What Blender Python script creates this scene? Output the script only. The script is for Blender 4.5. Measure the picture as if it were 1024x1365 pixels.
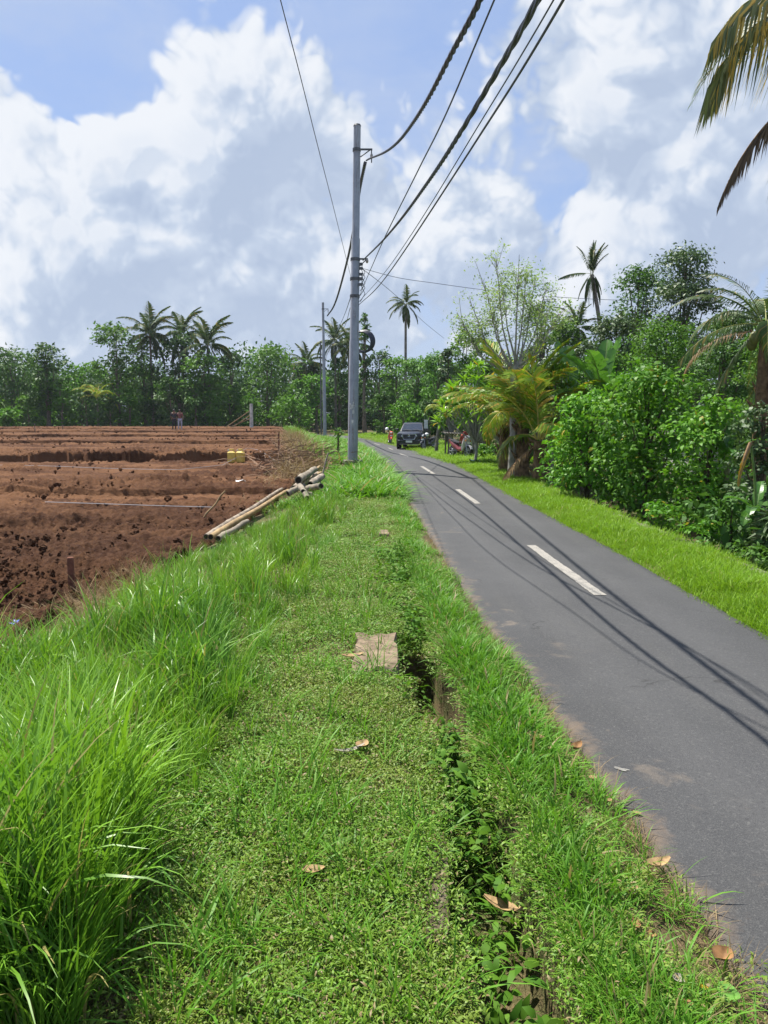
import bpy, math, random
import numpy as np
from mathutils import Vector, Matrix

# ------------------------------------------------------------------ scene, camera, world, sun
SC = bpy.context.scene
COL = SC.collection
for _o in list(bpy.data.objects):
    bpy.data.objects.remove(_o)
rng = np.random.default_rng(11)
random.seed(5)
PITCH = math.atan(0.1225)
CP, SP = math.cos(PITCH), math.sin(PITCH)
EYE = 1.75
cam = bpy.data.cameras.new('camera')
cam.sensor_fit = 'VERTICAL'
cam.sensor_height = 36.0
cam.sensor_width = 36.0
cam.lens = 36.0 * 1000.0 / 1365.0
cam.clip_start = 0.05
cam.clip_end = 9000
camo = bpy.data.objects.new('camera', cam)
COL.objects.link(camo)
camo.location = (0, 0, EYE)
camo.rotation_euler = (math.pi / 2 - PITCH, 0, 0)
SC.camera = camo

KX, KY = 0.31, -0.364                       # shadow offset per metre of height
SUN_EL = math.atan(1.0 / math.hypot(KX, KY))
SUN_DIR = Vector((-KX, -KY, 1.0)).normalized()
sun = bpy.data.lights.new('sun', 'SUN')
sun.energy = 5.0
sun.angle = math.radians(0.53)
sun.color = (1.0, 0.95, 0.86)
suno = bpy.data.objects.new('sun', sun)
COL.objects.link(suno)
suno.rotation_euler = SUN_DIR.to_track_quat('Z', 'Y').to_euler()
suno.location = (-20, 20, 40)

SC.view_settings.view_transform = 'Standard'
SC.view_settings.look = 'None'
SC.view_settings.gamma = 1.0
SC.view_settings.use_curve_mapping = False
SC.view_settings.exposure = 0.95
SC.cycles.max_bounces = 7
SC.cycles.diffuse_bounces = 3
SC.cycles.glossy_bounces = 2
SC.cycles.transmission_bounces = 5
SC.cycles.transparent_max_bounces = 6
SC.cycles.use_denoising = True
SC.cycles.sample_clamp_indirect = 6.0

def ray(u, v):
    cx, cy = (u - 512.0) / 1000.0, (682.5 - v) / 1000.0
    return Vector((cx, CP + cy * SP, -SP + cy * CP))

def at(u, v, Y):
    d = ray(u, v)
    t = Y / d.y
    return Vector((d.x * t, Y, EYE + d.z * t))

def gp(u, v, z=0.0):
    d = ray(u, v)
    t = (z - EYE) / d.z
    return Vector((d.x * t, d.y * t, z))

class NT:
    """small helper for node trees"""
    def __init__(s, nt):
        s.nt = nt
    def n(s, t, **kw):
        x = s.nt.nodes.new(t)
        for k, v in kw.items():
            setattr(x, k, v)
        return x
    def put(s, sock, val):
        if hasattr(val, 'is_linked') or hasattr(val, 'links'):
            s.nt.links.new(val, sock)
        else:
            sock.default_value = val
    def m(s, op, a, b=None, c=None, clamp=False):
        x = s.n('ShaderNodeMath', operation=op, use_clamp=clamp)
        s.put(x.inputs[0], a)
        if b is not None: s.put(x.inputs[1], b)
        if c is not None: s.put(x.inputs[2], c)
        return x.outputs[0]
    def vm(s, op, a, b=None):
        x = s.n('ShaderNodeVectorMath', operation=op)
        s.put(x.inputs[0], a)
        if b is not None: s.put(x.inputs[1], b)
        return x.outputs['Value'] if op in ('LENGTH', 'DOT_PRODUCT', 'DISTANCE') else x.outputs[0]
    def mr(s, v, a, b, c=0.0, d=1.0, smooth=True):
        x = s.n('ShaderNodeMapRange')
        x.interpolation_type = 'SMOOTHSTEP' if smooth else 'LINEAR'
        s.put(x.inputs[0], v)
        for i, q in enumerate((a, b, c, d)): s.put(x.inputs[i + 1], q)
        return x.outputs[0]
    def mix(s, f, a, b, blend='MIX'):
        x = s.n('ShaderNodeMix', data_type='RGBA', blend_type=blend)
        s.put(x.inputs[0], f); s.put(x.inputs[6], a); s.put(x.inputs[7], b)
        return x.outputs[2]
    def noise(s, vec, scale, detail=3.0, rough=0.55, dist=0.0, out='Fac'):
        x = s.n('ShaderNodeTexNoise')
        if vec is not None: s.put(x.inputs['Vector'], vec)
        x.inputs['Scale'].default_value = scale
        x.inputs['Detail'].default_value = detail
        x.inputs['Roughness'].default_value = rough
        x.inputs['Distortion'].default_value = dist
        return x.outputs[out]

def c4(c):
    return (c[0], c[1], c[2], 1.0)

# ---- clouds: density field over the whole sphere of directions
PXR = 0.001
def blob_dir(u, v):
    return ray(u, v).normalized()
BLOBS = [  # pixel centre in the photograph, radius in px, amount
    (272, 145, 122, .68), (235, 92, 58, .38), (330, 108, 75, .34), (420, 130, 95, .45), (300, 215, 170, .42),
    (5, 185, 75, .50), (140, 195, 70, .38), (60, 280, 190, .62), (200, 330, 230, .50),
    (60, 420, 220, .35), (130, 172, 38, .22), (235, 290, 60, .28), (385, 290, 55, .28), (290, 385, 70, .26), (585, 262, 50, .24), (770, 190, 45, .22), (870, 340, 60, .2), (420, 340, 190, .42), (600, 330, 230, .48), (330, 400, 150, .3),
    (800, 70, 190, .45), (930, 70, 210, .45), (800, 195, 80, .40), (860, 270, 160, .45), (960, 230, 170, .42), (850, 350, 200, .35),
    (110, 60, 150, -.42), (90, 130, 70, -.2), (510, 50, 95, -.12), (560, 190, 110, .10), (868, 150, 34, -.50), (740, 262, 50, -.5), (680, 200, 110, .10), (650, 320, 130, .22), (730, 110, 100, .12), (640, 80, 90, .10),
]
grp = bpy.data.node_groups.new('cloud_density', 'ShaderNodeTree')
grp.interface.new_socket('Vector', in_out='INPUT', socket_type='NodeSocketVector')
grp.interface.new_socket('Density', in_out='OUTPUT', socket_type='NodeSocketFloat')
g = NT(grp)
gi = g.n('NodeGroupInput'); go = g.n('NodeGroupOutput')
V0 = gi.outputs[0]
warp = g.noise(V0, 5.0, 3.0, .55, out='Color')
wv = g.vm('MULTIPLY', g.vm('SUBTRACT', warp, (.5, .5, .5)), (.10, .10, .10))
VW = g.vm('ADD', V0, wv)
tot = None
for (u, v, r, a) in BLOBS:
    c = blob_dir(u, v)
    dst = g.vm('DISTANCE', VW, tuple(c))
    t = g.mr(dst, 0.0, r * PXR * .95, a, 0.0)
    tot = t if tot is None else g.m('ADD', tot, t)
def billow(sc, off):
    x = g.n('ShaderNodeTexNoise'); x.noise_type = 'FBM'; x.normalize = False
    g.put(x.inputs['Vector'], g.vm('ADD', VW, off)); x.inputs['Scale'].default_value = sc; x.inputs['Detail'].default_value = 0.0
    return g.m('ABSOLUTE', x.outputs[0])
puff = g.m('SUBTRACT', g.m('ADD', g.m('ADD', billow(7.5, (3, 1, 2)), g.m('MULTIPLY', billow(16.0, (1, 5, 2)), .55)), g.m('ADD', g.m('MULTIPLY', billow(35.0, (4, 1, 7)), .28), g.m('MULTIPLY', billow(74.0, (2, 8, 1)), .15))), .48)
f1 = g.m('SUBTRACT', g.noise(VW, 4.0, 6.0, .62), .5)
f2 = g.m('SUBTRACT', g.noise(V0, 2.1, 3.0, .5), .5)
D = g.m('ADD', g.m('MULTIPLY', puff, .95), g.m('MULTIPLY', f1, .72))
D = g.m('ADD', D, g.m('MULTIPLY', f2, .5))
sz = g.n('ShaderNodeSeparateXYZ'); g.put(sz.inputs[0], V0)
D = g.m('ADD', D, g.mr(sz.outputs[2], .40, .12, 0.0, .30))
D = g.m('ADD', D, g.m('ADD', tot, -.14))
g.put(go.inputs[0], D)

world = bpy.data.worlds.new('World')
SC.world = world
world.use_nodes = True
wt = world.node_tree
wt.nodes.clear()
w = NT(wt)
wout = w.n('ShaderNodeOutputWorld'); bg = w.n('ShaderNodeBackground')
bg.inputs['Strength'].default_value = 0.1
tc = w.n('ShaderNodeTexCoord')
DIR = tc.outputs['Generated']
sky = w.n('ShaderNodeTexSky', sky_type='NISHITA')
sky.sun_disc = False
sky.sun_elevation = SUN_EL
sky.sun_rotation = math.atan2(-KX, -KY) % (2 * math.pi)
sky.altitude = 0.0
sky.air_density = 1.0
sky.dust_density = 1.2
sky.ozone_density = 2.0
def dens(vec):
    x = w.n('ShaderNodeGroup'); x.node_tree = grp
    w.put(x.inputs[0], vec)
    return x.outputs[0]
d0 = dens(DIR)
d1 = dens(w.vm('ADD', DIR, tuple(Vector((-.030, 0, .052)))))
d2 = dens(w.vm('ADD', DIR, tuple(Vector((-.007, 0, .013)))))
sepz = w.n('ShaderNodeSeparateXYZ'); w.put(sepz.inputs[0], DIR)
elev = sepz.outputs[2]
alpha = w.m('MULTIPLY', w.mr(d0, -.04, .20), .96)
edge = w.m('SUBTRACT', d0, d1)
fine = w.m('MINIMUM', w.m('MAXIMUM', w.m('SUBTRACT', d0, d2), -.10), .16)
edge = w.m('MINIMUM', w.m('MAXIMUM', edge, -.25), .45)
lit = w.m('ADD', .40, w.m('ADD', w.m('MULTIPLY', edge, .95), w.m('MULTIPLY', fine, 1.15)))
thick = w.mr(d0, .35, 1.4, 0.0, .22)
lit = w.m('SUBTRACT', lit, thick)
lit = w.m('MINIMUM', w.m('MAXIMUM', lit, 0.0), 1.0)
CL_DARK, CL_MID, CL_LIT = (2.45, 2.92, 3.78), (3.1, 3.55, 4.3), (4.65, 4.8, 5.05)
ccol = w.mix(w.mr(lit, 0.0, .5, smooth=False), c4(CL_DARK), c4(CL_MID))
ccol = w.mix(w.mr(lit, .34, 1.05), ccol, c4(CL_LIT))
# thin high veil that pales the blue
veil = w.noise(w.vm('MULTIPLY', DIR, (1.0, 1.0, 2.2)), 2.6, 6.0, .62, .4)
skyc = w.mix(.72, sky.outputs[0], c4((1.66, 2.32, 3.95)))
skyc = w.mix(w.mr(veil, .42, .68, 0.0, .62), skyc, c4((2.75, 3.25, 4.3)))
low = w.mr(elev, 0.0, .30, .75, 0.0)
skyc = w.mix(low, skyc, c4((2.9, 3.35, 4.2)))
allc = w.mix(alpha, skyc, ccol)
w.put(bg.inputs['Color'], allc)
wt.links.new(bg.outputs[0], wout.inputs['Surface'])

# ------------------------------------------------------------------ numeric helpers
def sstep(a, b, x):
    t = np.clip((np.asarray(x, float) - a) / (b - a), 0, 1)
    return t * t * (3 - 2 * t)

def _hash(ix, iy, seed):
    h = (ix.astype(np.int64) * 374761393 + iy.astype(np.int64) * 668265263 + seed * 974634777) & 0xffffffff
    h = ((h ^ (h >> 13)) * 1274126177) & 0xffffffff
    return ((h ^ (h >> 16)) & 0xffff) / 65535.0

def vnoise(x, y, seed=0):
    x = np.asarray(x, float); y = np.asarray(y, float)
    ix, iy = np.floor(x), np.floor(y)
    fx, fy = x - ix, y - iy
    fx = fx * fx * fx * (fx * (fx * 6 - 15) + 10); fy = fy * fy * fy * (fy * (fy * 6 - 15) + 10)
    a = _hash(ix, iy, seed); b = _hash(ix + 1, iy, seed); c = _hash(ix, iy + 1, seed); d = _hash(ix + 1, iy + 1, seed)
    return (a * (1 - fx) + b * fx) * (1 - fy) + (c * (1 - fx) + d * fx) * fy - .5

def fbm(x, y, oct=4, seed=0, gain=.5):
    t, a, f = 0.0, 1.0, 1.0
    for i in range(oct):
        t = t + a * vnoise(x * f + 17.3 * i, y * f - 9.1 * i, seed + i)
        a *= gain; f *= 2.03
    return t

# ------------------------------------------------------------------ terrain layout (metres; +Y away from the viewer)
def zroad(y):
    return -.26 * sstep(28, 48, y) + .34 * sstep(56, 84, y)

def trace(pix, zoff=0.0):
    ys, xs = [], []
    for (u, v) in pix:
        z = 0.0
        for _ in range(8):
            p = gp(u, v, z); z = float(zroad(p.y)) + zoff
        ys.append(p.y); xs.append(p.x)
    return ys, xs
_yl, _xl = trace([(1010, 1340), (840, 1080), (690, 900), (620, 795), (576, 722), (541, 662), (521, 631), (499, 607), (484, 593)])
_yr, _xr = trace([(1024, 850), (962, 816), (852, 753), (714, 679), (645, 640), (597, 614), (550, 600), (524, 594)])
_yl = [-40, -5] + _yl + [_yl[-1] + 9, _yl[-1] + 22, 150]
_xl = [_xl[0] + .2, _xl[0]] + _xl + [_xl[-1] - 1.7, _xl[-1] - 7.0, -58]
_yr = [-40, -5] + _yr + [66, 76, 90, 150]
_xr = [_xr[0], _xr[0]] + _xr + [-.5, -2.6, -7.4, -54]
_fine = np.linspace(-40, 150, 1901)
def _smooth(ys, xs):
    a = np.interp(_fine, ys, xs)
    k = np.ones(31) / 31
    b = np.convolve(np.pad(a, 15, mode='edge'), k, 'valid')
    return b
_XL, _XR = _smooth(_yl, _xl), _smooth(_yr, _xr)
def xl(y): return np.interp(y, _fine, _XL)
def xr(y): return np.interp(y, _fine, _XR)
def xfield(y):
    return np.interp(y, [0, 5, 6, 7.6, 9.2, 11, 15, 19, 23, 30, 43, 60, 73, 95], [-3.2, -3.2, -3.15, -3.1, -2.9, -2.7, -2.45, -2.3, -2.15, -2.9, -4.9, -7.3, -9.3, -12])
def xditch(y):
    return np.interp(y, [0, 2, 3, 4.3, 5.2, 6.0, 8, 10.5, 14], [.40, .37, .35, .28, .23, .20, .12, .04, -.08])
def xtall(y):
    return np.interp(y, [0, 2.4, 5, 7.5, 12, 17, 22, 30, 60, 90], [-.86, -.86, -.88, -.72, -.62, -.55, -.45, -.8, -2.6, -6])
def xkerb(y): return xr(y) + np.interp(y, [0, 8, 14, 25, 40, 60], [.98, .98, 1.0, 1.15, 1.6, 2.2])

STEPS = [(13.2, .05, .3), (18.6, .10, .1), (30.2, .30, .07), (43, .17, .07), (52, .15, .07), (62, .13, .08), (73, .11, .1)]
def zfield(x, y):
    x = np.asarray(x, float); y = np.asarray(y, float)
    yy = y + .5 * vnoise(x * .25, y * .05, 91) + .12 * vnoise(x * 1.3, y * .3, 92) + .004 * (x + 8)
    z = -.19 + .0075 * np.clip(yy - 8, 0, 22) + .0004 * np.clip(yy - 30, 0, 60)
    for (s, h, wdt) in STEPS:
        z = z + h * sstep(s, s + wdt, yy)
        z = z - h * .75 * sstep(s - 1.15, s - .25, yy) * (yy < s + .5 * wdt)
    return z

def opend(y):
    """how far the roadside ditch lies open, 0..1"""
    y = np.asarray(y, float)
    a = sstep(5.75, 5.55, y) * sstep(3.75, 4.05, y)
    b = sstep(3.2, 2.95, y) * .62
    c = .35
    return np.where(y < 9.5, np.maximum(np.maximum(a, b), c * sstep(9.5, 7, y)), 0.0)

def zground(x, y):
    x = np.asarray(x, float); y = np.asarray(y, float)
    zr_ = zroad(y)
    L, R, F, K = xl(y), xr(y), xfield(y), xkerb(y)
    zf = zfield(np.minimum(x, F), y)
    s = (L - x) / np.maximum(L - F, .3)
    lawn = zr_ + .02 + .10 * sstep(0.0, .35, L - x)
    t = sstep(.52, 1.0, s)
    zl = lawn * (1 - t) + (zf - .03) * t
    zl = zl + .035 * fbm(x * 1.6, y * 1.6, 3, 3) * sstep(0, .3, L - x)
    dd = np.abs(x - xditch(y) - .02 * vnoise(y * 3, y * 0, 8))
    zl = zl - .52 * opend(y) * sstep(.195, .15, dd)
    drop = .42 * (1 - sstep(17, 26, y))
    zrr = zr_ + .02 + .05 * sstep(0, .4, x - R) - drop * sstep(.02, .16, x - K) + .03 * fbm(x * 1.4, y * 1.4, 3, 5) * sstep(0, .3, x - R)
    zrr = zrr + .10 * sstep(30, 60, x) * 0
    z = np.where(x < L, zl, np.where(x > R, zrr, zr_ - .03))
    z = np.where(x < F - .05, zf - .30, z)
    far = sstep(88, 120, y)
    z = z * (1 - far) + .8 * far
    return z
def zg(x, y): return float(zground(np.array([x]), np.array([y]))[0])
def zany(x, y):
    if x < float(xfield(y)): return float(zfield(np.array([x]), np.array([y]))[0]) if y < 88 else .8
    return zg(x, y)

# ------------------------------------------------------------------ object helpers
def prop(o, label=None, cat=None, group=None, kind=None):
    if label: o['label'] = label
    if cat: o['category'] = cat
    if group: o['group'] = group
    if kind: o['kind'] = kind
    return o

def thing(name, label, cat, loc=(0, 0, 0), rz=0.0, group=None):
    o = bpy.data.objects.new(name, None)
    COL.objects.link(o)
    o.empty_display_size = .2
    o.location = loc
    o.rotation_euler = (0, 0, rz)
    return prop(o, label, cat, group)

def link(name, me, parent=None, loc=None, rot=None, scale=None):
    o = bpy.data.objects.new(name, me)
    COL.objects.link(o)
    if parent is not None: o.parent = parent
    if loc is not None: o.location = loc
    if rot is not None: o.rotation_euler = rot
    if scale is not None: o.scale = scale
    return o

def mesh_np(name, V, faces, mats, midx=None, smooth=False):
    """faces: list of int arrays (n,k)"""
    V = np.asarray(V, np.float32)
    me = bpy.data.meshes.new(name)
    me.vertices.add(len(V))
    me.vertices.foreach_set('co', V.ravel())
    faces = [np.asarray(f, np.int32) for f in faces if len(f)]
    lv = np.concatenate([f.ravel() for f in faces])
    tot_ = np.concatenate([np.full(len(f), f.shape[1], np.int32) for f in faces])
    st = np.concatenate([[0], np.cumsum(tot_)[:-1]]).astype(np.int32)
    me.loops.add(len(lv)); me.loops.foreach_set('vertex_index', lv)
    me.polygons.add(len(tot_)); me.polygons.foreach_set('loop_start', st)
    try: me.polygons.foreach_set('loop_total', tot_)
    except Exception: pass
    if midx is not None: me.polygons.foreach_set('material_index', np.asarray(midx, np.int32))
    if smooth: me.polygons.foreach_set('use_smooth', np.ones(len(tot_), bool))
    for m_ in (mats if isinstance(mats, (list, tuple)) else [mats]): me.materials.append(m_)
    me.update(calc_edges=True)
    me.validate()
    return me

class MB:
    """collects simple solids into one mesh"""
    def __init__(s): s.V, s.F, s.M, s.n = [], [], [], 0
    def add(s, V, F, m=0):
        V = np.asarray(V, float)
        s.V.append(V)
        for f in F:
            s.F.append([int(i) + s.n for i in f]); s.M.append(m)
        s.n += len(V)
        return s
    def box(s, c, size, m=0, rz=0.0, taper=1.0, bev=0.0):
        hx, hy, hz = size[0] / 2, size[1] / 2, size[2] / 2
        P = []
        if bev <= 0:
            for z, k in ((-hz, 1.0), (hz, taper)):
                for x, y in ((-hx, -hy), (hx, -hy), (hx, hy), (-hx, hy)): P.append((x * k, y * k, z))
            F = [(3, 2, 1, 0), (4, 5, 6, 7), (0, 1, 5, 4), (1, 2, 6, 5), (2, 3, 7, 6), (3, 0, 4, 7)]
        else:
            b = min(bev, hx * .9, hy * .9, hz * .9)
            def ring(x, y, z): return [(-x, -y, z), (x, -y, z), (x, y, z), (-x, y, z)]
            def oct_(x, y, z, b):
                return [(-x + b, -y, z), (x - b, -y, z), (x, -y + b, z), (x, y - b, z), (x - b, y, z), (-x + b, y, z), (-x, y - b, z), (-x, -y + b, z)]
            for z, k, ins in ((-hz, 1, b), (-hz + b, 1, 0), (hz - b, taper, 0), (hz, taper, b)):
                P += oct_((hx - ins) * k, (hy - ins) * k, z, b * .8)
            F = [tuple(range(7, -1, -1)), tuple(range(24, 32))]
            for r in range(3):
                for i in range(8):
                    j = (i + 1) % 8
                    F.append((r * 8 + i, r * 8 + j, r * 8 + 8 + j, r * 8 + 8 + i))
        P = np.array(P, float)
        ca, sa = math.cos(rz), math.sin(rz)
        P = np.stack([P[:, 0] * ca - P[:, 1] * sa + c[0], P[:, 0] * sa + P[:, 1] * ca + c[1], P[:, 2] + c[2]], 1)
        return s.add(P, F, m)
    def tube(s, pts, rad, sides=8, m=0, caps=True):
        V, F = tube_np(pts, rad, sides, caps)
        return s.add(V, F, m)
    def ring(s, c, axis, R, r, seg=24, sides=8, m=0):
        """torus"""
        ax = Vector(axis).normalized(); q = ax.to_track_quat('Z', 'Y').to_matrix()
        V, F = [], []
        for i in range(seg):
            a = 2 * math.pi * i / seg
            for j in range(sides):
                b = 2 * math.pi * j / sides
                p = q @ Vector(((R + r * math.cos(b)) * math.cos(a), (R + r * math.cos(b)) * math.sin(a), r * math.sin(b)))
                V.append(tuple(p + Vector(c)))
                F.append((i * sides + j, ((i + 1) % seg) * sides + j, ((i + 1) % seg) * sides + (j + 1) % sides, i * sides + (j + 1) % sides))
        return s.add(V, F, m)
    def disc(s, c, axis, R, h, seg=20, m=0):
        ax = Vector(axis).normalized()
        return s.tube([Vector(c) - ax * h / 2, Vector(c) + ax * h / 2], [R, R], seg, m)
    def ell(s, c, r, seg=14, rings=9, m=0, rot=None):
        V, F = [], []
        for i in range(rings + 1):
            th = math.pi * i / rings
            for j in range(seg):
                a = 2 * math.pi * j / seg
                p = Vector((r[0] * math.sin(th) * math.cos(a), r[1] * math.sin(th) * math.sin(a), r[2] * math.cos(th)))
                if rot is not None: p = rot @ p
                V.append(tuple(p + Vector(c)))
        for i in range(rings):
            for j in range(seg):
                a, b = i * seg + j, i * seg + (j + 1) % seg
                F.append((a, a + seg, b + seg, b))
        return s.add(V, F, m)
    def loft(s, rings, m=0, caps=True, closed=True):
        n = len(rings[0]); V = [p for r in rings for p in r]; F = []
        for i in range(len(rings) - 1):
            for j in range(n if closed else n - 1):
                k = (j + 1) % n
                F.append((i * n + j, i * n + k, (i + 1) * n + k, (i + 1) * n + j))
        if caps and closed:
            F.append(tuple(range(n - 1, -1, -1))); F.append(tuple(range((len(rings) - 1) * n, len(rings) * n)))
        return s.add(V, F, m)
    def quad(s, a, b, c, d, m=0): return s.add([a, b, c, d], [(0, 1, 2, 3)], m)
    def mesh(s, name, mats, smooth=False):
        me = bpy.data.meshes.new(name)
        me.from_pydata([tuple(p) for p in np.concatenate(s.V)], [], s.F)
        for m_ in (mats if isinstance(mats, (list, tuple)) else [mats]): me.materials.append(m_)
        me.polygons.foreach_set('material_index', s.M)
        if smooth: me.polygons.foreach_set('use_smooth', [True] * len(s.F))
        me.update()
        return me
    def build(s, name, mats, parent=None, smooth=False, loc=None, rot=None):
        me = s.mesh(name, mats, smooth)
        if smooth:
            try: me.set_sharp_from_angle(angle=math.radians(40))
            except Exception: pass
        return link(name, me, parent, loc, rot)

def tube_np(pts, rad, sides=8, caps=True, twist=0.0):
    P = np.array([tuple(p) for p in pts], float); n = len(P)
    rad = np.broadcast_to(np.asarray(rad, float), (n,))
    T = np.gradient(P, axis=0) if n > 2 else np.repeat((P[1] - P[0])[None], 2, 0)
    T /= np.linalg.norm(T, axis=1)[:, None] + 1e-9
    up = np.array([0, 0, 1.0]) if abs(T[0][2]) < .9 else np.array([1.0, 0, 0])
    V = np.zeros((n, sides, 3))
    a = np.arange(sides) * 2 * math.pi / sides
    for i in range(n):
        e1 = np.cross(up, T[i]); e1 /= np.linalg.norm(e1) + 1e-9
        e2 = np.cross(T[i], e1)
        up = e2 if abs(T[i] @ e2) < .5 else up
        V[i] = P[i] + rad[i] * (np.cos(a)[:, None] * e1 + np.sin(a)[:, None] * e2)
    F = []
    for i in range(n - 1):
        for j in range(sides):
            k = (j + 1) % sides
            F.append((i * sides + j, i * sides + k, (i + 1) * sides + k, (i + 1) * sides + j))
    if caps:
        F.append(tuple(range(sides - 1, -1, -1))); F.append(tuple(range((n - 1) * sides, n * sides)))
    return V.reshape(-1, 3), F

# ------------------------------------------------------------------ materials
MATS = {}
def new_mat(name):
    m_ = bpy.data.materials.new(name); m_.use_nodes = True
    nt = m_.node_tree; nt.nodes.clear()
    return m_, NT(nt)

def plain(name, col, rough=.6, metal=0.0, spec=.4, vary=.25, scale=8.0, bump=0.0, bscale=40.0, coat=0.0, col2=None):
    if name in MATS: return MATS[name]
    m_, k = new_mat(name)
    out = k.n('ShaderNodeOutputMaterial'); b = k.n('ShaderNodeBsdfPrincipled')
    t_ = k.n('ShaderNodeTexCoord')
    f = k.noise(t_.outputs['Object'], scale, 4.0, .6)
    lo = tuple(x * (1 - vary) for x in (col2 or col)); hi = tuple(min(1, x * (1 + vary)) for x in col)
    k.put(b.inputs['Base Color'], k.mix(k.mr(f, .3, .7), c4(lo), c4(hi)))
    b.inputs['Roughness'].default_value = rough
    b.inputs['Metallic'].default_value = metal
    b.inputs['Specular IOR Level'].default_value = spec
    b.inputs['Coat Weight'].default_value = coat
    if bump > 0:
        bn = k.n('ShaderNodeBump'); bn.inputs['Strength'].default_value = bump; bn.inputs['Distance'].default_value = .02
        k.put(bn.inputs['Height'], k.noise(t_.outputs['Object'], bscale, 4.0, .6))
        k.put(b.inputs['Normal'], bn.outputs[0])
    k.put(out.inputs[0], b.outputs[0])
    MATS[name] = m_
    return m_

def leafy(name, c1, c2, c3=None, trans=.35, rough=.45, spec=.35, patch=.6, dead=0.0, deadc=(.22, .15, .05)):
    """leaf surface: colour differs from leaf to leaf and in broad patches"""
    if name in MATS: return MATS[name]
    m_, k = new_mat(name)
    out = k.n('ShaderNodeOutputMaterial'); b = k.n('ShaderNodeBsdfPrincipled'); tr = k.n('ShaderNodeBsdfTranslucent'); mx = k.n('ShaderNodeMixShader')
    ge = k.n('ShaderNodeNewGeometry'); oi = k.n('ShaderNodeObjectInfo')
    col = k.mix(ge.outputs['Random Per Island'], c4(c1), c4(c2))
    if c3 is not None:
        pn = k.noise(ge.outputs['Position'], patch, 3.0, .6)
        col = k.mix(k.mr(pn, .40, .66), col, c4(c3))
    hs = k.n('ShaderNodeHueSaturation')
    k.put(hs.inputs['Value'], k.m('ADD', .86, k.m('MULTIPLY', oi.outputs['Random'], .28)))
    k.put(hs.inputs['Color'], col)
    col = hs.outputs[0]
    if dead > 0:
        r2 = k.m('FRACT', k.m('MULTIPLY', ge.outputs['Random Per Island'], 37.7))
        col = k.mix(k.m('LESS_THAN', r2, dead), col, c4(deadc))
    k.put(b.inputs['Base Color'], col)
    b.inputs['Roughness'].default_value = rough
    b.inputs['Specular IOR Level'].default_value = spec
    tcol = k.mix(.55, col, k.mix(1.0, col, c4((1.18, 1.12, .45)), 'MULTIPLY'))
    k.put(tr.inputs['Color'], tcol)
    mx.inputs[0].default_value = trans
    k.put(mx.inputs[1], b.outputs[0]); k.put(mx.inputs[2], tr.outputs[0])
    k.put(out.inputs[0], mx.outputs[0])
    MATS[name] = m_
    return m_
# ------------------------------------------------------------------ ground materials
def ground_mat():
    m_, k = new_mat('verge_earth')
    out = k.n('ShaderNodeOutputMaterial'); b = k.n('ShaderNodeBsdfPrincipled'); ge = k.n('ShaderNodeNewGeometry')
    P = ge.outputs['Position']
    n1 = k.noise(P, 1.3, 5.0, .65); n2 = k.noise(P, 22.0, 4.0, .7); n3 = k.noise(P, 90.0, 2.0, .6)
    base = k.mix(k.mr(n1, .35, .65), c4((.055, .075, .020)), c4((.115, .082, .045)))
    base = k.mix(k.mr(n2, .45, .75), base, c4((.165, .115, .065)))
    base = k.mix(k.mr(n3, .55, .75, 0, .6), base, c4((.05, .06, .018)))
    k.put(b.inputs['Base Color'], base)
    b.inputs['Roughness'].default_value = .9; b.inputs['Specular IOR Level'].default_value = .15
    bn = k.n('ShaderNodeBump'); bn.inputs['Strength'].default_value = .8; bn.inputs['Distance'].default_value = .03
    k.put(bn.inputs['Height'], k.m('ADD', n2, k.m('MULTIPLY', n3, .5))); k.put(b.inputs['Normal'], bn.outputs[0])
    k.put(out.inputs[0], b.outputs[0])
    return m_

def soil_mat():
    m_, k = new_mat('tilled_soil')
    out = k.n('ShaderNodeOutputMaterial'); b = k.n('ShaderNodeBsdfPrincipled'); ge = k.n('ShaderNodeNewGeometry')
    P = ge.outputs['Position']
    st = k.vm('MULTIPLY', P, (.16, .75, .5))
    n1 = k.noise(st, 1.0, 5.0, .62); n2 = k.noise(P, 7.0, 5.0, .7); n3 = k.noise(P, 45.0, 3.0, .65)
    base = k.mix(k.mr(n1, .38, .64), c4((.058, .0255, .0135)), c4((.146, .072, .036)))
    sxy = k.n('ShaderNodeSeparateXYZ'); k.put(sxy.inputs[0], P)
    wet = k.m('MULTIPLY', k.mr(k.m('ADD', sxy.outputs[1], k.m('MULTIPLY', n1, 9.0)), 21.5, 16.5), .72)      # freshly turned, still moist beds nearest the verge
    base = k.mix(wet, base, c4((.043, .020, .0115)))
    base = k.mix(k.mr(n2, .42, .78, 0, .6), base, c4((.150, .078, .039)))
    base = k.mix(k.mr(n3, .40, .25, 0, .6), base, c4((.05, .022, .013)))
    k.put(b.inputs['Base Color'], base)
    b.inputs['Roughness'].default_value = .95; b.inputs['Specular IOR Level'].default_value = .1
    bn = k.n('ShaderNodeBump'); bn.inputs['Strength'].default_value = 1.0; bn.inputs['Distance'].default_value = .06
    k.put(bn.inputs['Height'], k.m('ADD', n2, k.m('MULTIPLY', n3, .45))); k.put(b.inputs['Normal'], bn.outputs[0])
    k.put(out.inputs[0], b.outputs[0])
    return m_

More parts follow.
